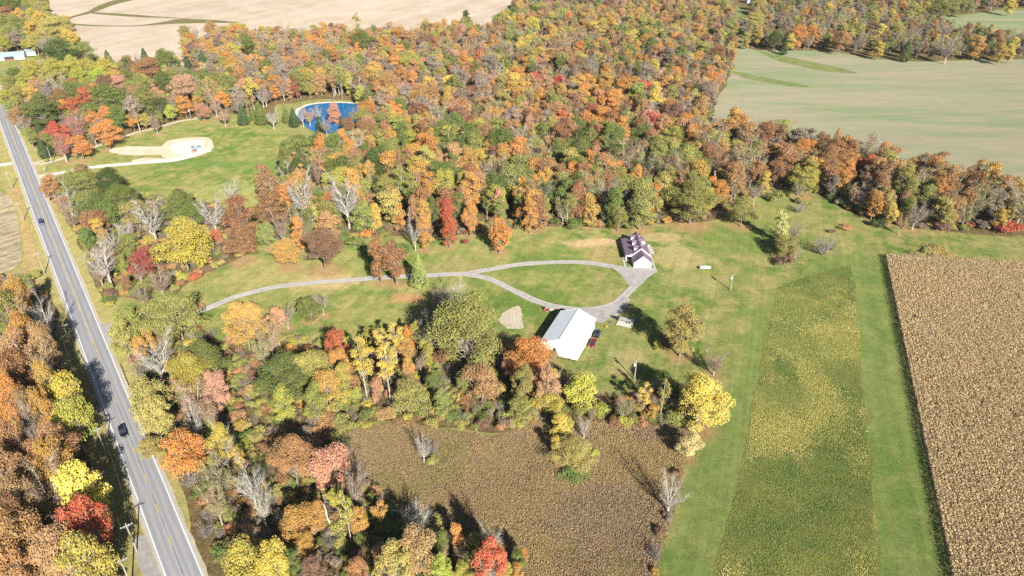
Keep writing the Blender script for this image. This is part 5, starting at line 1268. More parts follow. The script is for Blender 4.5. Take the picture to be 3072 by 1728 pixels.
# stacks of building material on the far pad
(s0x, s0y), (s1x, s1y) = PT['sheets']
st_ = empty('metal_sheet_stack', ((s0x + s1x) / 2, (s0y + s1y) / 2 + 1.2, .12), math.atan2(s1y - s0y, s1x - s0x))
M_blue = plain("blue-grey steel sheet", (.22, .31, .42), .35, .3)
half = math.hypot(s1x - s0x, s1y - s0y) / 2
for k in range(4):
    MB().box(-half + k * .1, half - k * .07, -1.3, 1.3, .15 + k * .12, .25 + k * .12).build('sheet', M_blue, st_)
MB().box(-.55, .5, -1.35, 1.35, .62, .66).build('cover', M_insul, st_)
for x in (-half * .7, 0, half * .7):
    MB().box(x - .1, x + .1, -1.2, 1.2, 0, .15).build('skid', M_wood, st_)
tag(st_, "stack of blue-grey metal sheets on the building pad", "metal sheets")
lx, ly = np.mean([p[0] for p in PT['lumber']]), np.mean([p[1] for p in PT['lumber']])
lm = empty('lumber_stack', (lx, ly, .12), R(12))
M_lum = plain("red-brown lumber", (.36, .14, .10), .8, var=.2, vscale=3)
for j in range(3):
    for k in range(7):
        if j == 2 and k > 4:
            continue
        MB().box(-1.3 + k * .3, -1.03 + k * .3, -2.3 + j * .1, 2.3 - j * .15, .15 + j * .2, .33 + j * .2).build('beam', M_lum if (k + j) % 3 else M_deck, lm)
tag(lm, "stack of red-brown lumber on the building pad", "lumber")

# ------------------------------------------------------------------ corn, meadow and strip growth
M_corn = leaf_mat("dry corn leaf", True, .2, (.86, 1.14))
M_herb = leaf_mat("meadow herb leaf", True, .25, (.86, 1.14))
rngn = np.random.default_rng(11)

def leaves_at(cen, nrm, size, aspect, rng, twist=None):
    """diamond leaf quads at centres with given normals"""
    n = len(cen)
    nrm = nrm / (np.linalg.norm(nrm, axis=1)[:, None] + 1e-9)
    ref = rng.normal(size=(n, 3))
    t = np.cross(nrm, ref)
    t /= np.linalg.norm(t, axis=1)[:, None] + 1e-9
    b = np.cross(nrm, t)
    s = size[:, None]
    a = aspect[:, None]
    V = np.stack([cen + t * s * .66, cen + b * s * a * .46 + t * s * .12, cen - t * s * .62, cen - b * s * a * .46 - t * s * .05], 1)
    return V.reshape(-1, 3)

def quads(n):
    return np.arange(n * 4).reshape(n, 4)

def blades(base, tip, width, rng):
    """upright diamond blades from base to tip"""
    n = len(base)
    d = tip - base
    r = np.cross(d, rng.normal(size=(n, 3)))
    r /= np.linalg.norm(r, axis=1)[:, None] + 1e-9
    mid = base + d * .55
    w = width[:, None] * .5
    return np.stack([base, mid + r * w, tip, mid - r * w], 1).reshape(-1, 3)

def growth(name, poly, spacing, hmin, hmax, width, n_blades, colfun, label, mat, spread=.35, seed=3, keep=None, cat=None, soft=1.2):
    rng = np.random.default_rng(seed)
    A = np.array(poly)
    x = np.arange(A[:, 0].min(), A[:, 0].max(), spacing)
    y = np.arange(A[:, 1].min(), A[:, 1].max(), spacing)
    P = np.stack(np.meshgrid(x, y), -1).reshape(-1, 2)
    P = P + (rng.random(P.shape) - .5) * spacing * 1.1
    P = P[inside(P, poly)]
    if keep is not None:
        P = P[keep(P)]
    P = P[dist_seg(P, poly, True) > rng.random(len(P)) ** 2 * soft]
    n = len(P)
    hs_ = (hmin + (hmax - hmin) * rng.random(n)) * (.65 + .7 * vnoise(P, 6, seed + 2))
    col = colfun(P, rng)
    Vs, T, rn = [], [], []
    for k in range(n_blades):
        a = rng.random(n) * 6.283
        sp = spread * hs_ * (.4 + rng.random(n))
        base = np.c_[P + (rng.random((n, 2)) - .5) * spacing * .5, np.full(n, .06)]
        tip = base + np.c_[np.cos(a) * sp, np.sin(a) * sp, hs_ * (.75 + .5 * rng.random(n))]
        Vs.append(blades(base, tip, width * (.6 + .8 * rng.random(n)), rng))
        T.append(col * (.85 + .3 * rng.random((n, 1))))
        rn.append(rng.random(n))
    V = np.concatenate(Vs)
    me = mesh_from(name, V, quads(len(V) // 4), [mat], attrs={'tint': ('COLOR', np.concatenate(T)), 'rnd': ('F', np.concatenate(rn))})
    o = bpy.data.objects.new(name, me)
    C.objects.link(o)
    tag(o, label, cat, None, 'stuff')
    return o

def pick(P, rng, cols, scales, weights, seed, bias=None):
    """mix colours by patch noise"""
    n = len(P)
    sc = np.stack([w * (.08 + vnoise(P, s, seed + i) ** 3 * .7 + vnoise(P, s * .25, seed + 50 + i) ** 3 * .3) * (.55 + .8 * rng.random(n)) for i, (s, w) in enumerate(zip(scales, weights))], 1)
    if bias is not None:
        sc = sc * bias(P)
    return np.array(cols)[sc.argmax(1)]

bu, bv = Vector((math.sin(R(22.8)), math.cos(R(22.8)))), Vector((-math.cos(R(22.8)), math.sin(R(22.8))))
def bpt(a, b):
    return (20.2 + bv.x * a + bu.x * b, 177.4 + bv.y * a + bu.y * b)
growth('barn_weeds', [bpt(-.2, -.9), bpt(12.2, -1.2), bpt(12.2, -.1), bpt(-.2, -.1)], .3, .2, .7, .2, 3, lambda P, r: pick(P, r, [(.16, .19, .05), (.26, .22, .08), (.22, .14, .07)], [3, 4, 2], [1, .8, .6], 60),
       "weeds along the foot of the barn's gable wall", M_herb, spread=.6, seed=9, soft=.3)
def strip_bias(P):
    # the dry straw patch lies in the middle, on the corn side
    g = np.exp(-(((P[:, 0] - 95) / 10) ** 2 + ((P[:, 1] - 172) / 32) ** 2))
    one = np.ones(len(P))
    s = .45 + .55 * np.clip((P[:, 1] - 112) / 25, 0, 1)      # greener towards the near end
    return np.stack([one, one, (.75 + 2.4 * g) * s, (.9 + .9 * g) * s, one * .9 * s], 1)
growth('meadow_weeds', POLY['meadow'], .25, .2, .5, .15, 3,
       lambda P, r: pick(P, r, [(.325, .225, .120), (.375, .27, .125), (.275, .225, .095), (.315, .225, .14), (.345, .24, .15)], [15, 22, 18, 20, 9], [1.05, 1.0, .75, .85, .8], 20),
       "tall brown goldenrod and weeds filling the meadow", M_herb, spread=.9, seed=3)
growth('strip_weeds', POLY['wild_strip'], .27, .06, .22, .17, 3,
       lambda P, r: pick(P, r, [(.175, .245, .062), (.275, .32, .085), (.66, .57, .22), (.50, .45, .13), (.57, .40, .18)], [24, 16, 34, 13, 15],
                         [1.1, 1.0, .88, .85, .55], 40, strip_bias), "green and straw-yellow weeds on the unmown strip", M_herb, spread=.9, seed=5)

def corn():
    rng = np.random.default_rng(8)
    A = POLY['corn_field']
    a, b = np.array(A[0]), np.array(A[-1])
    d = (b - a) / np.hypot(*(b - a))
    nrm = np.array([-d[1], d[0]])
    if nrm[0] < 0:
        nrm = -nrm
    L_ = np.hypot(*(b - a))
    rows = np.arange(0.3, 70, .90)
    along = np.arange(-15, L_ + 6, .27)
    P = (a + rows[:, None, None] * nrm + along[None, :, None] * d).reshape(-1, 2)
    P += (rng.random(P.shape) - .5) * np.array([.10, .10])
    P = P[inside(P, A)]
    # only what stands in or next to the camera's view of the field
    P = P[(P[:, 1] > 84) & (P[:, 0] < P[:, 1] * .92 + 40)]
    gaps = vnoise(P, 5, 77) * .6 + vnoise(P, 2, 78) * .4
    P = P[(gaps > .17) | (rng.random(len(P)) > .6)]
    n = len(P)
    h = (2.0 + .5 * rng.random(n)) * (.92 + .16 * vnoise(P, 8, 5))
    base = np.c_[P, np.full(n, .05)]
    lean = (rng.random((n, 2)) - .5) * .35
    top = base + np.c_[lean, h]
    V = [blades(base, top, np.full(n, .10), rng)]
    T = [np.tile((.34, .25, .135), (n, 1))]
    cols = np.array([(.63, .475, .265), (.68, .53, .305), (.58, .425, .225), (.62, .465, .25), (.55, .40, .225)])
    base_col = cols[rng.integers(0, 5, n)]
    for k in range(7):
        t = .35 + .5 * rng.random(n) * 1.15
        p = base + (top - base) * t[:, None]
        a_ = rng.random(n) * 6.283
        ln = .25 + .22 * rng.random(n)
        tip = p + np.c_[np.cos(a_) * ln, np.sin(a_) * ln, -.25 + .5 * rng.random(n)]
        V.append(blades(p, tip, .16 + .10 * rng.random(n), rng))
        T.append(base_col * (.8 + .4 * rng.random((n, 1))))
    tip = top + np.c_[(rng.random((n, 2)) - .5) * .3, np.full(n, .35)]
    V.append(blades(top - np.array([0, 0, .15]), tip, np.full(n, .16), rng))
    T.append(np.tile((.36, .26, .15), (n, 1)))
    V = np.concatenate(V)
    me = mesh_from('corn_stand', V, quads(len(V) // 4), [M_corn], attrs={'tint': ('COLOR', np.concatenate(T)), 'rnd': ('F', rng.random(len(V) // 4))})
    o = bpy.data.objects.new('corn_stand', me)
    C.objects.link(o)
    tag(o, "rows of ripe tan corn filling the field", None, None, 'stuff')
    return n
n_corn = corn()

# ------------------------------------------------------------------ trees
def segs_mesh(S, sides):
    """tapered tubes: S rows of p0(3) p1(3) r0 r1"""
    S = np.asarray(S, float)
    n = len(S)
    p0, p1, r0, r1 = S[:, :3], S[:, 3:6], S[:, 6], S[:, 7]
    d = p1 - p0
    d /= np.linalg.norm(d, axis=1)[:, None] + 1e-9
    ref = np.where(np.abs(d[:, 2:3]) > .9, np.array([[1., 0, 0]]), np.array([[0., 0, 1.]]))
    x = np.cross(d, ref)
    x /= np.linalg.norm(x, axis=1)[:, None] + 1e-9
    y = np.cross(d, x)
    q = np.arange(sides) * 2 * np.pi / sides
    ring = x[:, None, :] * np.cos(q)[None, :, None] + y[:, None, :] * np.sin(q)[None, :, None]
    V = np.concatenate([p0[:, None] + ring * r0[:, None, None], p1[:, None] + ring * r1[:, None, None]], 1).reshape(-1, 3)
    b = (np.arange(n) * 2 * sides)[:, None]
    k = np.arange(sides)[None]
    k2 = (k + 1) % sides
    Q = np.stack([b + k, b + k2, b + sides + k2, b + sides + k], -1).reshape(-1, 4)
    return V, Q

def limb(S, p0, p1, r0, r1, rng, n=3, bend=.12):
    """a bent limb of n segments, returns its points"""
    p0, p1 = np.array(p0, float), np.array(p1, float)
    L_ = np.linalg.norm(p1 - p0)
    pts = [p0]
    for k in range(1, n):
        t = k / n
        pts.append(p0 + (p1 - p0) * t + rng.normal(size=3) * L_ * bend * .5 - np.array([0, 0, 1]) * L_ * bend * math.sin(t * math.pi) * .6)
    pts.append(p1)
    for k in range(n):
        ra, rb = r0 + (r1 - r0) * k / n, r0 + (r1 - r0) * (k + 1) / n
        S.append((*pts[k], *pts[k + 1], ra, rb))
    return pts

def crown_leaves(cl, rad, n, lsize, rng, flat=.85, zmin=.4, shell=.72):
    w = rad ** 2
    i = rng.choice(len(cl), n, p=w / w.sum())
    d = rng.normal(size=(n, 3))
    d /= np.linalg.norm(d, axis=1)[:, None]
    d[:, 2] = np.where(d[:, 2] < -.25, -d[:, 2] * .6, d[:, 2])
    u = shell + (1.08 - shell) * rng.random(n) ** .7
    u = np.where(rng.random(n) < .22, rng.random(n), u)
    c = cl[i] + d * (rad[i] * u)[:, None] * np.array([1, 1, flat])
    c[:, 2] = np.maximum(c[:, 2], zmin + .3 * rng.random(n))
    nr = d * .9 + rng.normal(size=(n, 3)) * .45 + np.array([0, 0, .3])
    s = lsize * (.7 + .6 * rng.random(n))
    return leaves_at(c, nr, s, .75 + .5 * rng.random(n), rng)

def proto(kind, seed, dens=1.0, lsize=.31, big=1.0):
    """returns trunk (V,Q), crown (V,Q) for a tree of nominal height and width"""
    rng = np.random.default_rng(seed)
    S, F = [], []
    if kind in 'RO':
        h, w = (13. * big, 10. * big) if kind == 'R' else (13. * big, 7.0 * big)
        zc, rz = (.56 * h, .42 * h) if kind == 'R' else (.51 * h, .47 * h)
        K = int((40 if kind == 'R' else 36) * (1.25 if big > 1 else 1))
        u = rng.normal(size=(K, 3))
        u /= np.linalg.norm(u, axis=1)[:, None]
        u[:, 2] = np.where(u[:, 2] < (-.8 if kind == 'R' else -.9), -u[:, 2], u[:, 2])
        rr = .52 + .46 * rng.random(K)
        lob = 1 + .16 * np.sin(np.arctan2(u[:, 1], u[:, 0]) * 2 + seed) + .10 * np.sin(np.arctan2(u[:, 1], u[:, 0]) * 3 + 2 * seed)
        cl = np.array([0, 0, zc]) + u * rr[:, None] * np.c_[lob * w / 2, lob * w / 2, np.full(K, rz)]
        cl += np.array([rng.normal() * .35, rng.normal() * .35, 0])
        rad = (.11 + .12 * rng.random(K)) * w * (1.0 if kind == 'R' else 1.22) / (1.1 if big > 1 else 1)
        cl = np.concatenate([cl, [[0, 0, zc], [0, 0, zc + rz * .45]]])
        rad = np.concatenate([rad, [w * .22, w * .22]])
        tt = np.array([rng.normal() * .3, rng.normal() * .3, h * .62])
        limb(S, (0, 0, -.2), tt, .38, .16, rng, 4, .03)
        for j in range(K):
            z0 = rng.uniform(.18, .5) * h
            mid = np.array([tt[0] * z0 / tt[2], tt[1] * z0 / tt[2], z0])
            pts = limb(S, mid, cl[j], .15, .04, rng, 3, .10)
            for _ in range(2):
                e = cl[j] + rng.normal(size=3) * rad[j] * .55
                S.append((*pts[2], *e, .045, .02))
        Vc = crown_leaves(cl, rad, int((8200 if kind == 'R' else 6600) * dens * big ** 1.6), lsize, rng, zmin=.08 * h)
    elif kind in 'TP':
        h, w = (17., 7.0) if kind == 'T' else (17., 5.2)
        zc, rz = (.68 * h, .30 * h) if kind == 'T' else (.66 * h, .34 * h)
        K = 22
        u = rng.normal(size=(K, 3))
        u /= np.linalg.norm(u, axis=1)[:, None]
        rr = .45 + .45 * rng.random(K)
        cl = np.array([0, 0, zc]) + u * rr[:, None] * np.array([w / 2, w / 2, rz])
        cl[:, :2] *= np.clip(1.25 - .8 * (cl[:, 2:3] - zc) / rz, .25, 1.15)
        rad = (.15 + .12 * rng.random(K)) * w
        lean = rng.normal(size=2) * .35
        top = np.array([lean[0], lean[1], h * .95])
        limb(S, (0, 0, -.2), top, .26, .05, rng, 6, .012)
        for j in range(K):
            z0 = max(.22 * h, cl[j, 2] - .16 * h)
            limb(S, np.array([lean[0] * z0 / h, lean[1] * z0 / h, z0]), cl[j], .07, .025, rng, 2, .08)
        for j in range(14):
            z0 = rng.uniform(.25, .6) * h
            a = rng.random() * 6.28
            S.append((0, 0, z0, math.cos(a) * 1.3, math.sin(a) * 1.3, z0 + rng.uniform(.2, 1.2), .035, .015))
        Vc = crown_leaves(cl, rad, int((2600 if kind == 'T' else 2100) * dens), lsize, rng, zmin=.3 * h, shell=.45)
    elif kind in 'BS':
        h, w = 13., 10.
        tips = []
        nl = 6
        fork = h * rng.uniform(.18, .3)
        limb(S, (0, 0, -.2), (0, 0, fork), .42, .32, rng, 2, .02)
        for j in range(nl):
            a = 6.283 * j / nl + rng.uniform(-.4, .4)
            ro = w / 2 * rng.uniform(.30, .95)
            z1 = h * rng.uniform(.50, .97) * (1 - .12 * ro / w)
            e = np.array([math.cos(a) * ro, math.sin(a) * ro, z1])
            z0 = fork * rng.uniform(.75, 1.05)
            pts = limb(S, (0, 0, z0), e, .20, .045, rng, 5, .06)
            for k in range(1, 6):
                for _ in range(3):
                    a2 = a + rng.uniform(-1.5, 1.5)
                    ln = (1.0 - .11 * k) * rng.uniform(1.3, 2.9)
                    e2 = pts[k] + np.array([math.cos(a2) * ln, math.sin(a2) * ln, ln * rng.uniform(.25, 1.1)])
                    p2 = limb(S, pts[k], e2, .065, .028, rng, 2, .08)
                    for q in (1, 2):
                        for _ in range(3):
                            e3 = p2[q] + rng.normal(size=3) * np.array([.55, .55, .35]) + np.array([math.cos(a2) * .35, math.sin(a2) * .35, .55])
                            S.append((*p2[q], *e3, .024, .010))
                            tips.append(e3)
                            for _q in range(2):
                                F.append((*e3, *(e3 + rng.normal(size=3) * .34 + np.array([math.cos(a2) * .15, math.sin(a2) * .15, .38])), .013, .006))
        tips = np.array(tips)
        if kind == 'S':
            n = int(1700 * dens)
            i = rng.integers(0, len(tips), n)
            c = tips[i] + rng.normal(size=(n, 3)) * .42
            Vc = leaves_at(c, rng.normal(size=(n, 3)) + np.array([0, 0, .6]), lsize * .8 * (.7 + .6 * rng.random(n)), .7 + .5 * rng.random(n), rng)
        else:
            Vc = None
    elif kind == 'C':
        h, w = 9., 5.
        S.append((0, 0, -.2, 0, 0, h * .9, .2, .03))
        n = int(3600 * dens)
        t = rng.random(n) ** 1.25
        a = rng.random(n) * 6.283
        prof = (1 - t) ** .72 * np.minimum(1, .35 + t * 5)
        lob = 1 + .16 * np.sin(a * 5 + t * 21 + seed) + .1 * np.sin(a * 3 - t * 13)
        r = w / 2 * prof * lob * (.72 + .36 * rng.random(n) ** .6)
        c = np.c_[np.cos(a) * r, np.sin(a) * r, .25 + t * h * .97]
        nr = np.c_[np.cos(a), np.sin(a), np.full(n, .25)] + rng.normal(size=(n, 3)) * .5
        Vc = leaves_at(c, nr, lsize * .8 * (.7 + .6 * rng.random(n)), .7 + .4 * rng.random(n), rng)
    elif kind == 'H':
        h, w = 3.6, 5.2
        K = 13
        a = rng.random(K) * 6.283
        ro = w / 2 * .72 * np.sqrt(rng.random(K))
        rad = (.14 + .12 * rng.random(K)) * w
        z = np.clip(h * (.35 + .4 * rng.random(K)) * (1.05 - ro / w), .5, h - .5)
        cl = np.c_[np.cos(a) * ro, np.sin(a) * ro, z]
        for j in range(K):
            limb(S, (cl[j, 0] * .25, cl[j, 1] * .25, -.1), cl[j], .05, .02, rng, 2, .06)
            for _ in range(2):
                S.append((*cl[j], *(cl[j] + rng.normal(size=3) * .5 + np.array([0, 0, .6])), .02, .01))
        Vc = crown_leaves(cl, rad, int(1500 * dens), lsize * .85, rng, zmin=.15, shell=.5)
    elif kind == 'K':
        h, w = 3.6, 4.4
        for j in range(26):
            a = rng.random() * 6.283
            ro = w / 2 * math.sqrt(rng.random())
            e = np.array([math.cos(a) * ro, math.sin(a) * ro, h * rng.uniform(.55, 1.0)])
            pts = limb(S, (math.cos(a) * .2, math.sin(a) * .2, -.1), e, .045, .018, rng, 3, .08)
            for p in pts[1:]:
                for _ in range(4):
                    F.append((*p, *(p + rng.normal(size=3) * .38 + np.array([0, 0, .42])), .018, .008))
        n = 160
        c = np.c_[rng.normal(size=(n, 2)) * w * .22, rng.random(n) * h * .8 + .3]
        Vc = leaves_at(c, rng.normal(size=(n, 3)), lsize * .6 * (.6 + .6 * rng.random(n)), np.full(n, .8), rng)
    else:
        h, w = 8., 1.2
        limb(S, (0, 0, -.2), (.5, .2, h), .32, .22, rng, 4, .03)
        S.append((.2, .1, h * .55, 1.0, .6, h * .78, .12, .05))
        Vc = None
    T = segs_mesh(S, 5 if kind not in 'HK' else 3)
    fine = segs_mesh(F, 3) if F else None
    return h, w, T, fine, Vc, rng

M_leaf = leaf_mat("tree foliage")
M_needle = leaf_mat("cedar foliage", trans=.12)
M_bark = bark_mat("grey-brown bark", (.17, .14, .11), (.26, .22, .18))
M_pale = bark_mat("pale grey bark", (.43, .41, .375), (.30, .28, .25))
M_birch = bark_mat("cream bark", (.40, .355, .295), (.26, .215, .18))
M_twig = bark_mat("grey twigs", (.24, .215, .195), (.18, .16, .145))
NV = dict(R=6, O=6, T=2, P=3, B=4, S=4, C=3, H=5, K=2, N=1, Q=4, U=3)
PROTO = {}
for kd, nv in NV.items():
    for v in range(nv):
        h, w, T, fine, Vc, rng = proto({'Q': 'R', 'U': 'O'}.get(kd, kd), 1000 + ord(kd) * 10 + v, big={'Q': 1.5, 'U': 1.5}.get(kd, 1.0))
        tm = {'B': M_pale, 'S': M_birch, 'P': M_birch, 'T': M_birch, 'K': M_twig, 'N': M_pale}.get(kd, M_bark)
        trunk = mesh_from('trunk_' + kd, *T, [tm])
        crown = None
        if Vc is not None:
            nq = len(Vc) // 4
            crown = mesh_from('crown_' + kd, Vc, quads(nq), [M_needle if kd == 'C' else M_leaf], attrs={'rnd': ('F', rng.random(nq))})
        tw = mesh_from('twigs_' + kd, *fine, [M_twig]) if fine is not None else None
        PROTO[kd, v] = (h, w, trunk, crown, tw)

KNAME = dict(R='spreading_tree', O='upright_tree', T='slender_tree', P='slender_tree', B='bare_tree', S='thinning_tree', C='cedar_tree', H='shrub', K='bare_shrub', N='dead_trunk')
KWORD = dict(R='round tree', O='oval tree', T='slender tree', P='slender tree', B='bare white-limbed tree', S='half-bare tree', C='evergreen', H='leafy shrub', K='twiggy shrub', N='broken dead trunk')
KCAT = dict(H='shrub', K='shrub', N='dead tree')
ZONES = {  # phrase, landmark name, landmark position
    'W': ("in the wood across the highway", "the yellow sign", PT['sign']),
    'A': ("by the far ranch house", "that house", PT['farhouse'][1]),
    'B': ("in the grove behind the building pad", "the stack", PT['sheets'][1]),
    'P': ("on the pond bank", "the pond", tuple(pc)),
    'N1': ("in the wood behind the pond", "the pond", tuple(pc)),
    'N2': ("at the back of the big wood", "the grass lane", POLY['grass_lane'][0]),
    'N3': ("in the middle of the big wood", "the pond", tuple(pc)),
    'N4': ("at the wood edge facing the drive", "the house", (49.6, 245.0)),
    'E1': ("in the belt beyond the wheat", "the grass lane", POLY['grass_lane'][0]),
    'E2': ("in the hedgerow below the wheat", "the house", (49.6, 245.0)),
    'T': ("in the thicket above the driveway", "the blue car", (-201.0, 274.0)),
    'S1': ("beside the short guardrail", "it", PT['rail_r'][0]),
    'Y': ("on the lawn along the driveway", "the barn", (18.0, 186.0)),
    'S2': ("in the thicket below the barn", "the barn", (18.0, 186.0)),
    'S3': ("along the bottom of the brown meadow", "the pull-off", PT['pole_f']),
    'M': ("between the barn lawn and the mown strip", "the barn", (18.0, 186.0)),
}
ORD = ['', 'second', 'third', 'fourth', 'fifth', 'sixth', 'seventh', 'eighth', 'ninth', 'tenth', 'eleventh', 'twelfth', 'thirteenth', 'fourteenth', 'fifteenth', 'sixteenth', 'seventeenth', 'eighteenth', 'nineteenth', 'twentieth']
keys = {}
for i, t in enumerate(TREES):
    keys.setdefault((t[4] if t[4] != 'T' else 'P', t[5] if t[4] not in 'BKN' else '', t[6]), []).append(i)
LABELS = {}
for (kd, cl, zn), idx in keys.items():
    ph, ln, lp = ZONES[zn]
    idx.sort(key=lambda i: math.hypot(TREES[i][0] - lp[0], TREES[i][1] - lp[1]))
    for n, i in enumerate(idx):
        base = (NAMES[cl] + ' ' if cl else '') + KWORD[TREES[i][4] if TREES[i][4] != 'T' else 'P'] + ' ' + ph
        if len(idx) > 1:
            base += ', ' + ('nearest ' if n == 0 else ORD[n] + ' nearest ') + ln
        LABELS[i] = base
rngt = random.Random(4)
def vary(c, k=.10):
    f = 1 + rngt.uniform(-.16, .16)
    return tuple(max(.005, x * f * (1 + rngt.uniform(-k, k))) for x in c)
for i, (x, y, h, w, kd, cl, zn) in enumerate(TREES):
    kp = 'Q' if kd == 'R' and w > 10.5 else 'U' if kd == 'O' and w > 8.5 else kd
    ph, pw, trunk, crown, tw = PROTO[kp, rngt.randrange(NV[kp])]
    rz = rngt.uniform(0, 6.283)
    sw, sh = w / pw, h / ph
    if kd == 'B':
        sw, sh = max(sw, .45), max(sh, .5)
    e = empty(KNAME[kd], (x, y, .05), rz)
    e.scale = (sw * rngt.uniform(.94, 1.06), sw * rngt.uniform(.94, 1.06), sh)
    o = bpy.data.objects.new('stem' if kd in 'HK' else 'trunk', trunk)
    C.objects.link(o)
    o.parent = e
    if crown is not None:
        o = bpy.data.objects.new('foliage' if kd in 'HK' else 'crown', crown)
        C.objects.link(o)
        o.parent = e
        ca_ = vary(PAL[cl])
        o["tint"] = [float(v) for v in ca_]
        o["tint_b"] = [float(.45 * u + .55 * v) for u, v in zip(ca_, vary(PAL[SECOND[cl]]))]
    if tw is not None:
        o = bpy.data.objects.new('canopy' if crown is not None else 'crown', tw)
        C.objects.link(o)
        o.parent = e
    tag(e, LABELS[i], KCAT.get(kd, 'tree'), ZONES[zn][0][3:] if ZONES[zn][0].startswith('in ') else 'trees ' + ZONES[zn][0])

# ------------------------------------------------------------------ the rest of the woods, too many to count
TX = np.array([(t[0], t[1], t[3]) for t in TREES if t[4] not in 'H'])

def fill(name, poly, spacing, hr, palette, kinds, label, seed, avoid=(), hscale=None, tree_gap=.42, keep=None, thin=0):
    """palette(P)->list of (colour key, weight)"""
    rng = np.random.default_rng(seed)
    A = np.array(poly)
    x = np.arange(A[:, 0].min(), A[:, 0].max(), spacing)
    y = np.arange(A[:, 1].min(), A[:, 1].max(), spacing)
    P = np.stack(np.meshgrid(x, y), -1).reshape(-1, 2)
    P = P + (rng.random(P.shape) - .5) * spacing * .95
    P = P[inside(P, poly)]
    P = P[(np.abs(P[:, 0]) < P[:, 1] * .80 + 40)]
    q_ = P - np.array([RP.x, RP.y])
    P = P[np.abs(q_[:, 0] * RD.y - q_[:, 1] * RD.x) > 8.5]
    for av, gap in avoid:
        P = P[~inside(P, av) & (dist_seg(P, av, True) > gap)]
    if keep is not None:
        P = P[keep(P)]
    d = np.sqrt(((P[:, None, :] - TX[None, :, :2]) ** 2).sum(-1))
    P = P[(d > TX[None, :, 2] * tree_gap).all(1)]
    if thin:
        P = P[vnoise(P, 9, seed) * .6 + vnoise(P, 4, seed + 1) * .4 > thin]
    n = len(P)
    ks, ws = zip(*kinds)
    kd = np.array(ks)[rng.choice(len(ks), n, p=np.array(ws) / sum(ws))]
    idx, scl, ta, tb = np.zeros(n, np.int32), np.zeros((n, 3)), np.zeros((n, 3)), np.zeros((n, 3))
    H_ = hr[0] + (hr[1] - hr[0]) * rng.random(n)
    for i in range(n):
        k = kd[i]
        v = int(rng.integers(0, NV[k]))
        idx[i] = PIDX[k, v]
        ph, pw = PROTO[k, v][:2]
        h = H_[i] * (.6 if k == 'C' else 1)
        if k in 'HK':
            sw = rng.uniform(.5, 1.05)
        elif k == 'R':
            sw = h / ph * rng.uniform(.65, .95)
        else:
            sw = h / ph * rng.uniform(.72, 1.08)
        scl[i] = (sw, sw * rng.uniform(.9, 1.1), h / ph)
        cs, cw = zip(*palette(P[i]))
        sc_ = [w_ * (.12 + vnoise(P[i:i + 1], 22, 300 + list(PAL).index(c_))[0] ** 2.5) for c_, w_ in zip(cs, cw)]
        key = 'cd' if k == 'C' else cs[rng.choice(len(cs), p=np.array(sc_) / sum(sc_))]
        ta[i] = np.array(PAL[key]) * rng.uniform(.82, 1.18) * (1 + rng.normal(size=3) * .05)
        tb[i] = .5 * ta[i] + .5 * np.array(PAL[SECOND[key]])
    me = bpy.data.meshes.new(name)
    me.vertices.add(n)
    me.vertices.foreach_set("co", np.c_[P, np.full(n, .05)].astype(np.float32).ravel())
    me.attributes.new('idx', 'INT', 'POINT').data.foreach_set('value', idx)
    me.attributes.new('scl', 'FLOAT_VECTOR', 'POINT').data.foreach_set('vector', scl.astype(np.float32).ravel())
    me.attributes.new('rot', 'FLOAT_VECTOR', 'POINT').data.foreach_set('vector', np.c_[np.zeros((n, 2)), rng.random(n) * 6.283].astype(np.float32).ravel())
    for nm_, arr in (('tint', ta), ('tint_b', tb)):
        me.attributes.new(nm_, 'FLOAT_COLOR', 'POINT').data.foreach_set('color', np.c_[np.clip(arr, .004, 1), np.ones(n)].astype(np.float32).ravel())
    o = bpy.data.objects.new(name, me)
    C.objects.link(o)
    ng = bpy.data.node_groups.new(name + ' scatter', 'GeometryNodeTree')
    ng.interface.new_socket('Geometry', in_out='INPUT', socket_type='NodeSocketGeometry')
    ng.interface.new_socket('Geometry', in_out='OUTPUT', socket_type='NodeSocketGeometry')
    gi, go = ng.nodes.new('NodeGroupInput'), ng.nodes.new('NodeGroupOutput')
    jn = ng.nodes.new('GeometryNodeJoinGeometry')
    def named(nm_, typ):
        nd = ng.nodes.new('GeometryNodeInputNamedAttribute')
        nd.data_type = typ
        nd.inputs['Name'].default_value = nm_
        return nd.outputs['Attribute']
    ai, as_, ar = named('idx', 'INT'), named('scl', 'FLOAT_VECTOR'), named('rot', 'FLOAT_VECTOR')
    for q in sorted(set(idx.tolist())):
        for src in PSRC[q]:
            oi = ng.nodes.new('GeometryNodeObjectInfo')
            oi.inputs['Object'].default_value = src
            cp = ng.nodes.new('FunctionNodeCompare')
            cp.data_type, cp.operation = 'INT', 'EQUAL'
            ng.links.new(ai, cp.inputs[2])
            cp.inputs[3].default_value = q
            ip = ng.nodes.new('GeometryNodeInstanceOnPoints')
            ng.links.new(gi.outputs[0], ip.inputs['Points'])
            ng.links.new(cp.outputs[0], ip.inputs['Selection'])
            ng.links.new(oi.outputs['Geometry'], ip.inputs['Instance'])
            ng.links.new(ar, ip.inputs['Rotation'])
            ng.links.new(as_, ip.inputs['Scale'])
            ng.links.new(ip.outputs[0], jn.inputs[0])
    ng.links.new(jn.outputs[0], go.inputs[0])
    o.modifiers.new('scatter', 'NODES').node_group = ng
    tag(o, label, None, None, 'stuff')
    print(name, n)
    return o

# mesh sources for the scatter; they are in no collection, so they stand nowhere themselves
PIDX, PSRC = {}, []
for (k, v), (ph_, pw_, tk_, cr_, tw_) in PROTO.items():
    PIDX[k, v] = len(PSRC)
    PSRC.append([bpy.data.objects.new('scatter_' + s_, m_) for s_, m_ in (('trunk', tk_), ('crown', cr_), ('twigs', tw_)) if m_ is not None])

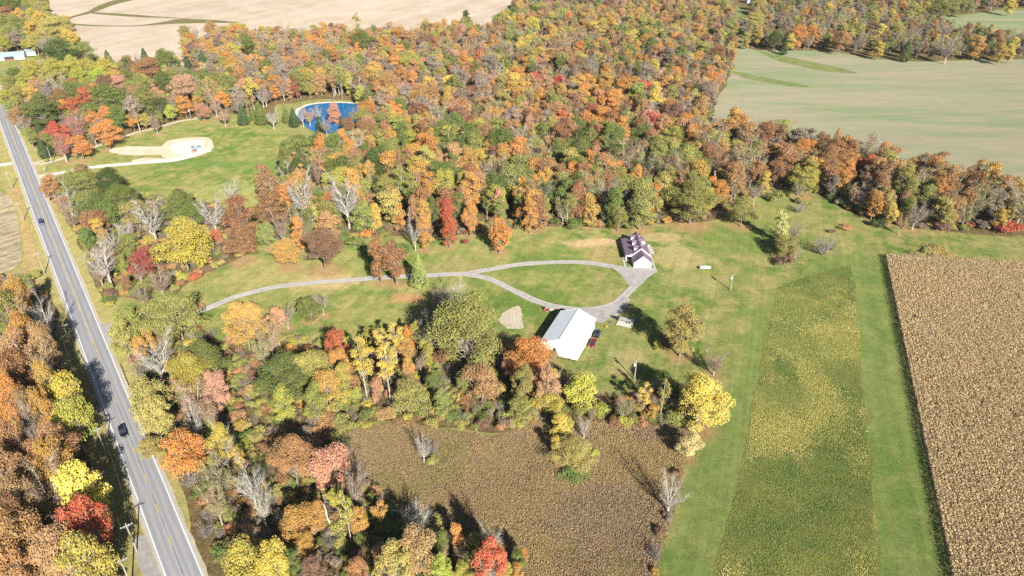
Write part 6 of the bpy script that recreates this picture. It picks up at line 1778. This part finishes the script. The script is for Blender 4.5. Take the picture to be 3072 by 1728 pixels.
def wood_pal(p):
    x, y = p
    if x < -20 and y > 395:
        return [('co', 3.2), ('sa', 1.8), ('or', 2.2), ('go', 2.2), ('gb', 3.2), ('yo', 2.6), ('ol', 2), ('ru', .8), ('ye', .8), ('gr', .8)]
    if y > 480:
        return [('ru', 1.8), ('pu', 1.6), ('co', 2.6), ('ol', 3.5), ('yo', 3.2), ('gr', 1.6), ('go', 2), ('gb', 2.2), ('ye', .9), ('or', .9)]
    if y > 365:
        return [('ru', 2.4), ('co', 3), ('or', 2.4), ('go', 2.6), ('pu', 1.2), ('yo', 2.2), ('ye', 1.3), ('re', .3), ('sa', 1), ('gb', 1.4), ('ol', 1.6)]
    if x > 95:
        return [('ru', 3.2), ('co', 3), ('or', 1), ('pu', 1.5), ('go', 1.6), ('yo', 1.6), ('gb', 1.3), ('ol', 1.2)]
    return [('gr', 3), ('ol', 3.6), ('ru', 1.4), ('co', 2.5), ('go', 1.6), ('yg', 1.2), ('dg', 1), ('yo', 1.2), ('or', .8)]
px_, py_ = zip(*POLY['pond'])
POND_VIEW = [(min(px_) * .90, min(py_) - 34), (max(px_) * .86, min(py_) - 34), (max(px_) + 3, max(py_)), (min(px_) - 3, max(py_))]
fill('woodland', POLY['wood_floor'], 6.0, (10.5, 20), wood_pal, [('R', 1.0), ('O', 4.5), ('T', 3.2), ('P', 1.5), ('S', 1.6), ('B', .5)], "close-packed autumn woodland behind the house", 51, avoid=[(POLY['pond_bank'], 3), (POND_VIEW, 1)], thin=.32)
fill('tree_belt', POLY['belt_floor'], 9.0, (10, 15), lambda p: [('ol', 3), ('yo', 3), ('gb', 3), ('ye', 1.2), ('ru', 1.2), ('co', 1.5), ('gr', 1), ('or', .7), ('pu', 1)], [('R', 2), ('O', 4), ('S', 3), ('P', 1)],
     "mixed autumn tree belt beyond the wheat field", 52, thin=.22)
fill('grove_fill', POLY['grove_floor'], 8.0, (8, 12), lambda p: [('ol', 3), ('yg', 2), ('co', 1.5), ('gb', 2), ('ru', 1.5), ('gr', 2)], [('R', 3), ('O', 2), ('S', 2), ('C', .6)], "crowded smaller trees inside the grove", 53)
fill('far_grove_fill', POLY['house_wood_floor'], 9.0, (8, 12), lambda p: [('ol', 3), ('yg', 2), ('yo', 3), ('ye', 1.5), ('gb', 1.5)], [('R', 3), ('O', 2), ('S', 1)], "crowded yellow trees by the ranch house", 54)
under = lambda p: [('ol', 3), ('yo', 2.2), ('gr', 1.6), ('co', 1.3), ('pu', 1), ('gb', 1.6), ('go', .8), ('ru', .7), ('yg', 1)]
fill('undergrowth', POLY['south_floor'], 3.1, (1.6, 4.2), under, [('H', 5), ('K', .7), ('S', .25)], "tangled brush filling the thicket below the barn", 55, tree_gap=.12)
fill('undergrowth', POLY['thicket_floor'], 3.3, (1.6, 4.2), under, [('H', 5), ('K', .7), ('S', .25)], "tangled brush filling the roadside thicket", 56, tree_gap=.12)
fill('undergrowth', POLY['west_floor'], 3.6, (1.8, 4.5), lambda p: [('co', 3), ('go', 2), ('ru', 2), ('ol', 1.5), ('gb', 2)], [('H', 5), ('K', .7), ('S', .25)], "brush under the wood across the highway", 57, tree_gap=.12)
front = POLY['wood_floor'][22:-13]
fill('wood_edge_brush', POLY['wood_floor'], 2.9, (1.6, 4.0), under, [('H', 5), ('K', .5)], "brush along the edge of the big wood", 58, avoid=[(POLY['pond_bank'], 2)], tree_gap=.03,
     keep=lambda P: dist_seg(P, front) < 7)

# ------------------------------------------------------------------ thin autumn haze
hz = MB().box(-2600, 2600, -700, 2600, -1.5, 136.0).build('haze', None)
t = NT("autumn haze")
pv = t.n("ShaderNodeVolumePrincipled", {"Color": (.86, .90, .96), "Density": HAZE, "Anisotropy": .2})
t.t.links.new(pv.outputs[0], t.out.inputs[1])
hz.data.materials.clear()
hz.data.materials.append(t.m)
tag(hz, "thin pale haze over the fields", kind='stuff')
